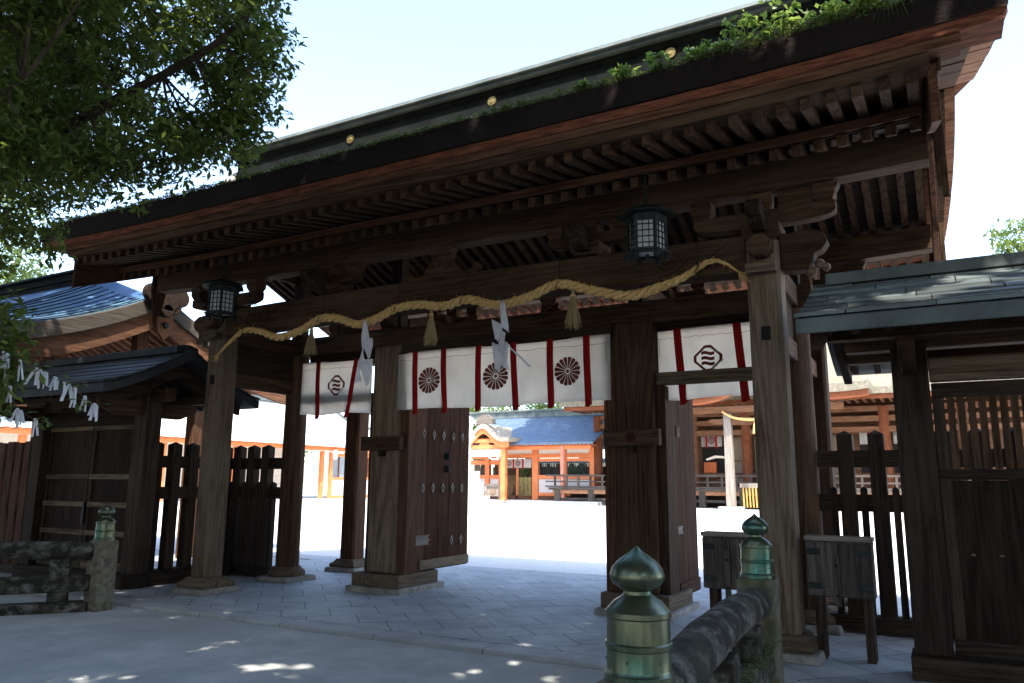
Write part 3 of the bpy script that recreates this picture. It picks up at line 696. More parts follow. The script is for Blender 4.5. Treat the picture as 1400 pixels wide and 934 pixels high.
for i, (x, h, lab) in enumerate(weeds):
    z = 5.33 + sori(x); t = thing('roof_weed', (x, 6.30, z), lab, 'weed', 'weeds growing on the mossy eave')
    rr = random.Random(i); m = MB(); bl = []
    for k in range(4):
        a = rr.uniform(0, 6.28); e = (x + .6 * h * math.cos(a), 6.30 + .35 * h * math.sin(a), z + h * rr.uniform(.55, 1))
        m.tube([(x, 6.30, z - .02), (x + .2 * h * math.cos(a), 6.30 + .1 * h * math.sin(a), z + h * .5), e], [.006, .005, .003], 5)
        bl.append((e, (h * .35, h * .3, h * .22), 12)); bl.append(((x + .3 * h * math.cos(a), 6.3, z + h * .3), (h * .4, h * .3, h * .2), 9))
    m.build('stem', M_WEED, t); leaf_mesh('foliage', bl, .075, M_WEED, t, 40 + i, .55, .2, .7)
t = thing('grass_tuft', (-.06, 6.26, 5.34), 'thin grass blades hanging over the dark bark edge near the roof corner', 'grass tuft')
m = MB()
for k in range(8):
    a = -.3 + .09 * k; m.tube([(-.06 + a * .1, 6.26, 5.32), (-.06 + a * .25, 6.20, 5.33 + .02 * (k % 3)), (-.06 + a * .4, 6.18, 5.22 - .02 * (k % 4))], [.0025, .0025, .001], 4)
m.build('blade', M_WEED, t)
#PART3
# ------------------------------------------------------------------ paling fences beside the gate
def paling(parent, x, y, z0, z1, a, b, mt, cap=.05):
    m = MB(); m.box(x - a, x + a, y - b, y + b, z0, z1); m.add([(x - a, y - b, z1), (x + a, y - b, z1), (x + a, y + b, z1), (x - a, y + b, z1), (x, y, z1 + cap)], [(0, 1, 4), (1, 2, 4), (2, 3, 4), (3, 0, 4)])
    return m.build('paling', mt, parent, bevel=.006)
def fence_x(x0, x1, xs_, shorts, label):
    t = thing('paling_fence', ((x0 + x1) / 2, YM, 0), label, 'fence', 'dark paling fences flanking the gate')
    wz = wood('fence', 'z'); wx = wood('fence', 'x')
    for x in xs_: paling(t, x, YM, .19, 2.16, .082, .075, wz)
    for x in shorts: paling(t, x, YM, .19, 1.55, .035, .05, wz, .03)
    for z in (1.30, 1.79):
        m = MB(); m.box(x0, x1, YM - .045, YM + .045, z, z + .19); m.build('rail', wx, t, bevel=.006)
    m = MB(); m.box(x0, x1, YM - .11, YM + .11, .02, .19); m.build('sill', wx, t, bevel=.01)
    return t
fence_x(-1.28, .9, [-.945, -.62, -.295, .03, .355, .68], [-1.10, -.783, -.46, -.13, .19, .52], 'dark paling fence with alternating tall and short slats behind the two wooden boxes')
fence_x(-11.3, -9.70, [-11.15, -10.80, -10.46, -10.12], [-10.97, -10.63, -10.29, -9.95], 'dark paling fence between the left front post and the round column behind it')
t = thing('paling_fence', (-10.9, 8.5, 0), 'dark paling fence running back from the small left gate to the round column row', 'fence', 'dark paling fences flanking the gate')
for y in (8.0, 8.34, 8.68, 9.02, 9.34): paling(t, -10.9, y, .19, 2.16, .075, .085, wood('fence', 'z'))
for z in (1.30, 1.79):
    m = MB(); m.box(-10.945, -10.855, 7.7, 9.45, z, z + .19); m.build('rail', wood('fence', 'y'), t, bevel=.006)
m = MB(); m.box(-11.02, -10.70, 7.45, 9.45, .0, .22); m.build('sill', wood('fence', 'y'), t, bevel=.01)

# ------------------------------------------------------------------ the two small side gates with their copper roofs
def plate_roof(t, x0, x1, ys, zs, yr, zr, thick, name='roof', mt=None):
    """gable roof of overlapping copper plates: rows of slabs on both slopes, thick eave and verge boards"""
    mt = mt or M_COPPER; m = MB(); rr = random.Random(int(x0 * 10)); n = 7
    for sgn in (1, -1):
        for i in range(n):
            a, b = i / n, (i + 1) / n
            def pt(k): 
                yy = ys + (yr - ys) * k; z = zs + (zr - zs) * (k ** 1.25); return (yy if sgn > 0 else 2 * yr - yy, z)
            (ya, za), (yb, zb_) = pt(a), pt(b)
            x = x0 - rr.uniform(0, .5); 
            while x < x1:
                L = .62; xa, xb = max(x0, x) + .005, min(x1, x + L) - .005
                if xb > xa + .02:
                    e = .018; j = rr.uniform(0, .006)
                    m.add([(xa, ya, za + e + j), (xb, ya, za + e + j), (xb, yb, zb_ + .002), (xa, yb, zb_ + .002), (xa, ya, za - .01), (xb, ya, za - .01), (xb, yb, zb_ - .02), (xa, yb, zb_ - .02)],
                          [(0, 1, 2, 3), (4, 7, 6, 5), (0, 4, 5, 1), (1, 5, 6, 2), (2, 6, 7, 3), (3, 7, 4, 0)])
                x += L
    r = m.build(name, mt, t)
    m = MB(); n2 = 10; f_ = lambda k: (ys + (yr - ys) * k, zs + (zr - zs) * (k ** 1.25) - .022)
    up_ = [f_(k / n2) for k in range(n2 + 1)]; up_ += [(2 * yr - a, b) for a, b in reversed(up_[:-1])]
    pr = up_ + [(a, b - thick) for a, b in reversed(up_)]
    m.prism(pr, (x0 + .012, 0, 0), (0, 1, 0), (0, 0, 1), (x1 - x0 - .024, 0, 0)); m.build('eave_slab', mt, r, bevel=.012)
    m = MB(); m.prism([(-.20, -.06), (.20, -.06), (.19, .05), (.05, .085), (-.05, .085), (-.19, .05)], (x0 + .13, yr, zr), (0, 1, 0), (0, 0, 1), (x1 - x0 - .26, 0, 0)); m.build('ridge', mt, r, bevel=.008)
    return r
def side_gate(s, label):
    xa, xb = (-.02 - .30, 2.75) if s > 0 else (-13.65, -10.66)       # outer faces of the posts
    y = 7.72; t = thing('small_side_gate', ((xa + xb) / 2, y, 0), label, 'gate')
    k = 'dark'; x0, x1 = min(xa, xb), max(xa, xb)
    for x in (x0, x1 - .29):
        m = MB(); m.box(x, x + .29, y - .13, y + .15, .2, 2.86); p = m.build('post', wood('fence', 'z'), t, bevel=.012)
        m = MB(); m.frus((x + .145, y), 2.862, 3.02, .12, .18, .12, .15); m.build('bracket_block', wood('beam', 'x'), p, bevel=.006)
    m = MB(); m.box(x0 - .03, x1 + .03, y - .19, y + .19, .0, .198); m.build('sill', wood('fence', 'x'), t, bevel=.012)
    m = MB(); m.box(x0 + .292, x1 - .292, y - (.07 if s > 0 else .085), y + (.07 if s > 0 else .09), 2.50 if s > 0 else 2.46, 2.71); m.build('lintel', wood('post' if s > 0 else 'dark', 'x'), t, bevel=.015)
    m = MB(); m.box(x0 - .38, x1 + .38, y - .09, y + .09, 2.80, 2.99); m.build('head_beam', wood('beam', 'x'), t, bevel=.01)
    for yy in (y - .72, y + .72):
        m = MB(); m.box(x0 - .44, x1 + .44, yy - .07, yy + .07, 2.80, 2.955); m.build('eave_beam', wood('beam', 'x'), t, bevel=.01)
    for x in (x0 + .145, x1 - .145):
        m = MB(); m.prism([(-.86, .10), (-.84, -.02), (-.55, -.14), (.55, -.14), (.84, -.02), (.86, .10)], (x - .06, y, 2.70), (0, 1, 0), (0, 0, 1), (.12, 0, 0)); m.build('bracket_arm', wood('beam', 'y'), t, bevel=.01)
    for x in (x0 - .52, x1 + .44):
        m = MB(); m.prism([(-1.22, -.42), (-.6, -.22), (0, .06), (.6, -.22), (1.22, -.42), (1.22, -.24), (.6, .02), (0, .32), (-.6, .02), (-1.22, -.24)], (x, y, 3.08), (0, 1, 0), (0, 0, 1), (.08, 0, 0)); m.build('bargeboard', wood('dark', 'y'), t, bevel=.008)
    n = int((x1 - x0 + .9) / .21); 
    for i in range(n + 1):
        x = x0 - .4 + (x1 - x0 + .8) * i / n
        for sg in (1, -1):
            m = MB(); m.bar((x, y - sg * 1.24, 2.80), (x, y - sg * .6, 2.985), .06, .07); m.bar((x, y - sg * .6, 2.985), (x, y, 3.31), .06, .07); m.build('rafter', wood('dark', 'y'), t)
    plate_roof(t, x0 - .62, x1 + (.62 if s > 0 else .80), y - 1.38, 2.925, y, 3.50 if s > 0 else 3.56, .13, mt=M_COPPER if s > 0 else M_DARKPLATE)
    # leaves
    xm = (x0 + x1) / 2; w = (x1 - x0 - .584) / 2
    for q in (0, 1):
        a = x0 + .292 + q * w; b = a + w; a += .008; b -= .008; yd = y + .02
        m = MB()
        if s > 0:
            m.box(a, b, yd, yd + .05, .205, 1.64); d = m.build('door', wood('dark', 'z'), t, bevel=.004)
            for z0, z1, yo in ((.21, .32, .03), (1.645, 1.735, .03), (2.36, 2.49, .03)):
                m = MB(); m.box(a, b, yd - yo, yd + .06, z0, z1); m.build('door_rail', wood('fence', 'x'), d, bevel=.006)
            for xx in (a, b - .09):
                m = MB(); m.box(xx, xx + .09, yd - .026, yd + .056, .325, 2.357); m.build('stile', wood('fence', 'z'), d, bevel=.006)
            k_ = 13
            for i in range(k_):
                xx = a + .10 + (b - a - .2) * (i + .5) / k_; m = MB(); m.box(xx - .028, xx + .028, yd + .005, yd + .045, 1.738, 2.357); m.build('slat', wood('beam', 'z'), d, bevel=.003)
            for i in range(5):
                m = MB(); xx = a + .2 + (b - a - .4) * i / 4; m.lathe((xx, yd - .012, 1.02), [(.004, -.012), (.016, -.006), (.018, 0), (.016, .006), (.004, .012)], 8); m.build('nail_head', wood('grey', 'y'), d, smooth=True)
        else:
            m.box(a, b, yd, yd + .05, .205, 2.49); d = m.build('door', wood('dark', 'z'), t, bevel=.004)
            for z0, z1 in ((.21, .33), (.72, .80), (1.16, 1.24), (1.60, 1.68), (2.39, 2.48)):
                m = MB(); m.box(a, b, yd - .03, yd + .06, z0, z1); m.build('door_rail', wood('post', 'x'), d, bevel=.006)
            for xx in (a, b - .09):
                m = MB(); m.box(xx, xx + .09, yd - .026, yd + .056, .335, 2.387); m.build('stile', wood('fence', 'z'), d, bevel=.006)
    m = MB(); m.box(xm - .03, xm + .03, y - .05, y + .0, .9, 1.25); m.build('latch', M_IRON, t, bevel=.006)
    return t
side_gate(1, 'small gate on the right with a patinated copper roof and slatted upper door panel')
side_gate(-1, 'small closed double leaf gate on the left under a curved dark plate roof')
# board fence left of the small gate
t = thing('board_fence', (-15.6, 7.9, 0), 'brown fence of tight upright boards beyond the small left gate', 'fence')
for i in range(19):
    x = -13.95 - .27 * i; m = MB(); m.box(x - .10, x + .10, 7.84, 7.93, .15, 2.24 + .02 * (i % 2)); m.build('board', wood('red', 'z'), t, bevel=.006)
for z in (.95, 1.72):
    m = MB(); m.box(-18.4, -13.72, 7.95, 8.05, z, z + .17); m.build('rail', wood('fence', 'x'), t)
m = MB(); m.box(-18.4, -13.72, 7.80, 8.02, -.02, .148); m.build('sill', wood('fence', 'x'), t)
t = thing('timber_post', (-15.45, 9.0, 0), 'tall square reddish post standing behind the board fence at the left edge', 'post')
m = MB(); m.box(-15.62, -15.3, 8.85, 9.15, -.05, 3.6); m.build('shaft', wood('hall', 'z'), t, bevel=.02)
m = MB(); m.box(-15.75, -15.17, 8.7, 9.3, -.05, .1); m.build('plinth', M_STONE, t, bevel=.02)

# ------------------------------------------------------------------ corridor wing left of the gate: gable end toward the gate
cor = thing('corridor_wing', (-19, YM, 0), 'roofed corridor left of the gate with blue green copper roof and carved gable pendant', 'corridor')
yc, zp = YM, 5.25; xg = -13.3; HD = 3.75
def cprof(y):
    t_ = abs(y - yc) / 3.1; return zp - 1.785 * t_ + .62 * t_ * t_
m = MB(); ny = 20; ysx = [yc - HD + 2 * HD * i / ny for i in range(ny + 1)]
pr = [(y, cprof(y) + .0) for y in ysx]
m.prism(pr + [(y, cprof(y) - .30) for y in reversed(ysx)], (-30, 0, 0), (0, 1, 0), (0, 0, 1), (xg + 30, 0, 0)); rf = m.build('roof', M_LAYERS, cor, bevel=.02)
def cprof2(x, y):      # the roof swells up a little way in from the verge
    k = max(0, min(1, (xg - .05 - x) / 2.3)); return cprof(y) + .58 * k * k * (3 - 2 * k) * (1 - .55 * abs(y - yc) / HD)
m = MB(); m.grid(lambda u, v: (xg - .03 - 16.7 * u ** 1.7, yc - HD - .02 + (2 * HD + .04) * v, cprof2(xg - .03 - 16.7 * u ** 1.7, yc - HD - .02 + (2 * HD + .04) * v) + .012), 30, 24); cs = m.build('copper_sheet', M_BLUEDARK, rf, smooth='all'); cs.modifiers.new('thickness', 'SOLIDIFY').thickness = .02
m = MB()
for i in range(11):
    x = xg - .10 - .21 * i
    for y0, y1 in ((yc - HD, yc - .3), (yc + .3, yc + HD)):
        pts = [(x, y0 + (y1 - y0) * k / 8, cprof2(x, y0 + (y1 - y0) * k / 8) + .016) for k in range(9)]; m.tube(pts, .013, 5)
m.build('standing_seam', M_RIDGE, rf)
m = MB(); m.box(-30, xg - 1.9, yc - .22, yc + .22, zp + .45, zp + .72); m.box(-30, xg - 1.95, yc - .27, yc + .27, zp + .56, zp + .60); m.prism([(-.32, .725), (.32, .725), (.28, .79), (.06, .86), (-.06, .86), (-.28, .79)], (-30, yc, zp), (0, 1, 0), (0, 0, 1), (30 + xg - 1.8, 0, 0)); m.build('ridge', M_RIDGE, rf, bevel=.01)
m = MB()
for (dy, dz, r) in ((0, -.02, .26), (-.30, .05, .19), (.30, .05, .19), (-.17, -.16, .15), (.17, -.16, .15), (0, -.26, .13)):
    m.tube([(xg + .02, yc + dy, zp - .10 + dz), (xg + .20 - abs(dy) * .1, yc + dy, zp - .10 + dz)], r, 16)
m.build('ridge_end', wood('dark', 'x'), rf, bevel=.015)
for sg in (1, -1):
    yy = [yc + sg * 3.6 * i / 14 for i in range(15)]
    m = MB(); m.prism([(y, cprof(y) - .303) for y in yy] + [(y, cprof(y) - .66) for y in reversed(yy)], (xg - .16, 0, 0), (0, 1, 0), (0, 0, 1), (.09, 0, 0)); m.build('bargeboard', wood('hall', 'y'), cor, bevel=.008)
m = MB(); m.prism([(-.16, 0), (-.20, -.18), (-.13, -.42), (0, -.55), (.13, -.42), (.20, -.18), (.16, 0)], (xg - .068, yc + .1, zp - .38), (0, 1, 0), (0, 0, 1), (.07, 0, 0)); pd = m.build('gable_pendant', wood('hall', 'z'), cor, bevel=.01)
m = MB(); m.tube([(xg + .002, yc + .1, zp - .63), (xg + .06, yc + .1, zp - .63)], [.07, .05], 10); m.build('boss', M_IRON, pd)
wr_ = wood('hall_lit', 'y')
m = MB(); m.grid(lambda u, v: (-29.9 + (xg - .2 + 29.9) * u, yc - 3.5 + 7.0 * v, cprof(yc - 3.5 + 7 * v) - .302), 1, 16); m.build('soffit_board', wood('hall_lit', 'x'), cor)
for i in range(46):
    x = xg - .28 - .27 * i
    for sg in (1, -1):
        m = MB(); pts = [(yc + sg * 3.5 * k / 6, cprof(yc + 3.5 * k / 6) - .303) for k in range(7)]
        m.prism(pts + [(y, z - .10) for y, z in reversed(pts)], (x - .04, 0, 0), (0, 1, 0), (0, 0, 1), (.08, 0, 0))
        if i < 40: m.build('rafter', wr_, cor)
for y in (yc - 1.55, yc + 1.55):
    m = MB(); m.box(-30, xg - .35, y - .1, y + .1, cprof(y) - .66, cprof(y) - .42); m.build('purlin', wood('hall', 'x'), cor, bevel=.01)
    for k in range(6):
        x = xg - .7 - 2.9 * k; m = MB(); m.box(x - .13, x + .13, y - .13, y + .13, 0, cprof(y) - .662); m.build('post', wood('hall', 'z'), cor, bevel=.015)
for x in (xg - .6, xg - 3.6, xg - 6.5):
    m = MB(); m.box(x - .08, x + .08, yc - 1.7, yc + 1.7, 3.55, 3.77); tb = m.build('tie_beam', wood('hall', 'y'), cor, bevel=.01)
    m = MB(); m.box(x - .1, x + .1, yc - .12, yc + .12, 3.772, 4.78); m.build('king_post', wood('hall', 'z'), tb, bevel=.01)

# ------------------------------------------------------------------ curtains
def wave(x, z, zt, ph): 
    k = (zt - z); return .034 * math.sin(x * 7 + ph) * k + .016 * math.sin(x * 17 + 2 * ph) * k + .015 * math.sin(x * 2.3 + ph)
def noren(x0, x1, y, zt, zb_, strips, crests, kind, label, ph, lean=None, slack=0, tie=()):
    t = thing('shrine_curtain', ((x0 + x1) / 2, y, zb_), label, 'curtain', 'white curtains hanging in the gate bays')
    def ed(u):   # side edges drawn slightly in
        return slack * math.sin(math.pi * min(1, max(0, u)))
    m = MB(); nu = int((x1 - x0) * 16)
    m.grid(lambda u, v: (x0 + (x1 - x0) * u, y + wave(x0 + (x1 - x0) * u, zt + (zb_ - zt) * v, zt, ph), zt + (zb_ - zt) * v + .012 * math.sin(u * 9 + ph) * v), nu, 12)
    c = m.build('cloth', M_CLOTH, t, smooth='all')
    sl = c.modifiers.new("thickness", 'SOLIDIFY'); sl.thickness = .004; sl.offset = 1
    m = MB(); n = 10
    for k in range(n):
        a = x0 + .02 + (x1 - x0 - .04) * k / n; b = x0 + .02 + (x1 - x0 - .04) * (k + 1) / n
        m.tube([(a + (b - a) * i / 5, y + wave(a, zt - .12, zt, ph) - .016, zt - .11 - .018 * math.sin(math.pi * i / 5)) for i in range(6)], .0028, 4)
    for e in (x0 + .06, x1 - .06): m.tube([(e, y + wave(e, zt - .2, zt, ph) - .02, zt - .11), (e + .01, y + wave(e, zt - .3, zt, ph) - .02, zt - .36)], .003, 4)
    m.build('cord', M_STRAW, t)
    for i, sx in enumerate(strips):
        ln = (lean or {}).get(i, .02)
        for off, dl, q in ((0, .075, .014), (.035, .055, .030)):
            m = MB(); w = .036
            m.grid(lambda u, v: (sx + off * .9 + (u - .5) * 2 * w + ln * v, y + wave(sx + ln * v, zt + (zb_ - zt) * v, zt, ph) - q - .010 * math.sin(v * 5), zt + .005 + (zb_ - zt - dl) * v), 2, 14)
            r = m.build('red_strip', M_RED, t, smooth='all'); k_ = r.modifiers.new("thickness", 'SOLIDIFY'); k_.thickness = .006
    for cx, cz, R in crests:
        m = MB(); yy = lambda px, pz: y + wave(px, pz, zt, ph) - .0055
        def poly(pts): m.add([(cx + a, yy(cx + a, cz + b), cz + b) for a, b in pts], [tuple(range(len(pts)))])
        if kind == 'flower':
            for k in range(16):
                a = k * math.pi / 8 + math.pi / 16; ca, sa = math.cos(a), math.sin(a)
                pts = [(.19, -.026), (.19, .026), (.86, .152)] + [(.86 + .13 * math.cos(q), .152 * math.sin(q)) for q in np.linspace(math.pi / 2 - .2, -math.pi / 2 + .2, 7)] + [(.86, -.152)]
                poly([((p * ca - q_ * sa) * R, (p * sa + q_ * ca) * R) for p, q_ in pts])
                a2 = a + math.pi / 16; poly([(math.cos(a2) * R * .98 + .013 * R * 2 * math.cos(w_), math.sin(a2) * R * .98 + .026 * R * math.sin(w_)) for w_ in np.linspace(0, 2 * math.pi, 7)[:-1]])
            poly([(.135 * R * math.cos(w_), .135 * R * math.sin(w_)) for w_ in np.linspace(0, 2 * math.pi, 17)[:-1]])
        else:
            oc = [(-.22, 1), (.22, 1), (1, .22), (1, -.22), (.22, -1), (-.22, -1), (-1, -.22), (-1, .22)]
            for k in range(8):
                (a, b), (c_, d_) = oc[k], oc[(k + 1) % 8]; f = .79
                poly([(a * R, b * R * .92), (c_ * R, d_ * R * .92), (c_ * R * f, d_ * R * .92 * f), (a * R * f, b * R * .92 * f)])
            for r in (.36, .0, -.36):
                up = [(-.46 + .92 * i / 12, r + .115 + .055 * math.sin(i / 12 * 2 * math.pi * 1.0)) for i in range(13)]
                lo = [(p, q - .225) for p, q in reversed(up)]
                for i in range(12): poly([(p * R, q * R) for p, q in (up[i], up[i + 1], lo[11 - i], lo[12 - i])])
        m.build('crest', M_CREST, t)
    m = MB(); m.tube([(x0 - .02, y + .012, zt - .005), (x1 + .02, y + .012, zt - .005)], .014, 8); m.build('curtain_rod', wood('dark', 'x'), t)
    return t
noren(-7.16, -3.68, 9.30, 3.535, 2.655, [-6.84, -6.32, -5.72, -5.16, -4.58, -4.03], [(-6.56, 3.08, .20), (-5.43, 3.08, .20), (-4.31, 3.08, .20)], 'flower', 'wide white curtain with three dark chrysanthemum crests across the middle bay', .4)
noren(-9.38, -7.88, 9.55, 3.56, 2.68, [-9.02, -8.22], [(-8.61, 3.15, .185)], 'oct', 'small white curtain with an octagon crest in the left bay, half in shadow', 1.7, {0: -.02, 1: -.16})
noren(-3.31 + .14, -1.42, 9.585, 3.58, 2.66, [-2.88, -2.11], [(-2.47, 3.16, .185)], 'oct', 'small white curtain with an octagon crest in the right bay, crossed by a timber lintel', 3.1, {0: .05, 1: .06})

# ------------------------------------------------------------------ straw rope, tassels, paper streamers
rp = [(-9.36, 3.47), (-9.12, 3.64), (-8.84, 3.775), (-8.5, 3.73), (-8.13, 3.615), (-7.7, 3.68), (-7.35, 3.81), (-7.0, 3.77), (-6.68, 3.665), (-6.35, 3.72), (-6.06, 3.815), (-5.7, 3.83), (-5.3, 3.77), (-4.95, 3.815), (-4.52, 3.70), (-4.1, 3.75), (-3.71, 3.86), (-3.3, 3.74), (-2.86, 3.625), (-2.5, 3.68), (-2.24, 3.755), (-1.98, 3.885), (-1.82, 3.87), (-1.66, 3.745)]
def cat(P, t):
    n = len(P) - 1; i = min(int(t * n), n - 1); f = t * n - i
    p0, p1, p2, p3 = P[max(i - 1, 0)], P[i], P[i + 1], P[min(i + 2, n)]
    return tuple(.5 * (2 * b + (c - a) * f + (2 * a - 5 * b + 4 * c - d) * f * f + (-a + 3 * b - 3 * c + d) * f ** 3) for a, b, c, d in zip(p0, p1, p2, p3))
rope = thing('sacred_rope', (XC, 7.78, 3.7), 'thick twisted straw rope looped in waves along the front beam of the gate', 'rope')
NP = 520; yr_ = 7.775; sm = MB()
path = [cat(rp, i / NP) for i in range(NP + 1)]
def rad(t): return .049 * min(1, .22 + 5.5 * t, .15 + 4.5 * (1 - t))
s_ = 0; strands = [[], [], []]; rr = []
for i, (x, z) in enumerate(path):
    if i: s_ += math.hypot(x - path[i - 1][0], z - path[i - 1][1])
    a, b = path[max(0, i - 1)], path[min(NP, i + 1)]; dx, dz = b[0] - a[0], b[1] - a[1]; L = math.hypot(dx, dz); nx, nz = -dz / L, dx / L
    r = rad(i / NP); rr.append(r * .62)
    for k in range(3):
        th = s_ * 2 * math.pi / .34 + k * 2 * math.pi / 3
        strands[k].append((x + nx * r * .58 * math.cos(th), yr_ + r * .58 * math.sin(th), z + nz * r * .58 * math.cos(th)))
for k in range(3):
    m = MB(); m.tube(strands[k], rr, 9); m.build('strand', M_ROPE, rope, smooth='all')
m = MB(); rgn = random.Random(8)
for _ in range(240):
    i = rgn.randrange(10, NP - 10); x, z = path[i]; r = rad(i / NP); a = rgn.uniform(0, 6.28); d = rgn.uniform(.01, .05)
    m.tube([(x, yr_ + r * math.sin(a), z + r * math.cos(a)), (x + rgn.uniform(-.05, .05), yr_ + (r + d) * math.sin(a), z + (r + d) * math.cos(a))], .0022, 3)
for e, sg in ((path[0], -1), (path[-1], 1)):
    for k in range(22):
        m.tube([(e[0], yr_ + rgn.uniform(-.012, .012), e[1]), (e[0] + sg * rgn.uniform(.01, .12), yr_ + rgn.uniform(-.04, .02), e[1] - rgn.uniform(.03, .13))], .003, 3)
m.build('loose_straw', M_ROPE, rope)['kind'] = 'stuff'
for x in (-8.84, -7.35, -6.04, -5.02, -3.71, -2.08):
    z = min(path, key=lambda p: abs(p[0] - x))[1]
    m = MB(); m.tube([(x - .01, 7.835, 4.17), (x, 7.80, z + .07), (x + .02, 7.715, z), (x - .02, 7.73, z - .055), (x - .015, 7.80, z - .04), (x - .02, 7.835, z + .1)], .007, 5)
    m.tube([(x - .01, 7.835, 4.17), (x - .01, 7.85, 4.205), (x - .01, 8.0, 4.21)], .007, 5); m.build('hanger_cord', M_IRON, rope)
for x, ln, lab in ((-7.50, .40, 'straw tassel hanging over the octagon crest curtain on the left'), (-5.48, .46, 'straw tassel in the middle between the two white paper streamers'), (-3.52, .45, 'straw tassel hanging from the rope beside the right main pillar')):
    z = min(path, key=lambda p: abs(p[0] - x))[1] - .05
    t = thing('straw_tassel', (x, 7.76, z), lab, 'tassel', 'straw tassels on the rope'); m = MB(); r_ = random.Random(int(x * 100))
    for k in range(80):
        a = r_.uniform(0, 6.28); q = math.sqrt(r_.uniform(0, 1)); l_ = ln * r_.uniform(.82, 1.05)
        m.tube([(x + .012 * q * math.cos(a), 7.76 + .012 * q * math.sin(a), z + .01), (x + .022 * q * math.cos(a), 7.76 + .022 * q * math.sin(a), z - .09), (x + .105 * q * math.cos(a), 7.76 + .08 * q * math.sin(a), z - l_)], [.003, .0035, .0025], 3)
    m.build('straw', M_STRAW, t)
    m = MB(); m.tube([(x, 7.76, z - .06), (x, 7.76, z - .085)], .031, 10); m.tube([(x, 7.76, z + .06), (x, 7.76, z - .01)], .012, 6); m.build('binding', M_ROPE, t)
def shide(x, z, lab, flip=1, stick=False):
    t = thing('paper_streamer', (x, 7.72, z), lab, 'paper streamer', 'white zigzag paper streamers on the rope'); y = 7.71
    m = MB(); w = .12
    segs = [((0, 0), (.02, -.34), .075, 0), ((.07 * flip, -.24), (.09 * flip, -.46), .10, .05), ((-.01 * flip, -.36), (.0, -.62), .11, -.04), ((.05 * flip, -.52), (.08 * flip, -.82), .12, .05), ((-.06 * flip, -.50), (-.05 * flip, -.80), .10, -.05)]
    for (a, b), (c, d), w, k in segs:
        def fn(u, v, a=a, b=b, c=c, d=d, w=w, k=k): 
            px = x + a + (c - a) * v + (u - .5) * w * (1 - .25 * math.sin(v * 2)); return (px, y - .05 * math.sin(u * 2.4 + v * 2.6 + k * 30) - abs(k) * .5, z + b + (d - b) * v + (u - .5) * .06 * flip)
        m.grid(fn, 4, 8)
    p = m.build('paper', M_PAPER, t, smooth='all'); so_ = p.modifiers.new("thickness", 'SOLIDIFY'); so_.thickness = .003
    m = MB(); m.tube([(x, y, z + .03), (x, y - .01, z - .08)], .006, 5)
    if stick: m.tube([(x + .05, y, z - .52), (x + .36, y - .02, z - .80)], [.007, .014], 6)
    m.build('holder', M_PAPER if stick else M_IRON, t)
shide(-6.50, 3.66, 'white zigzag paper streamer left of the wide curtain', 1)
shide(-4.40, 3.71, 'white zigzag paper streamer with a stray strip, in front of the wide curtain', -1, True)

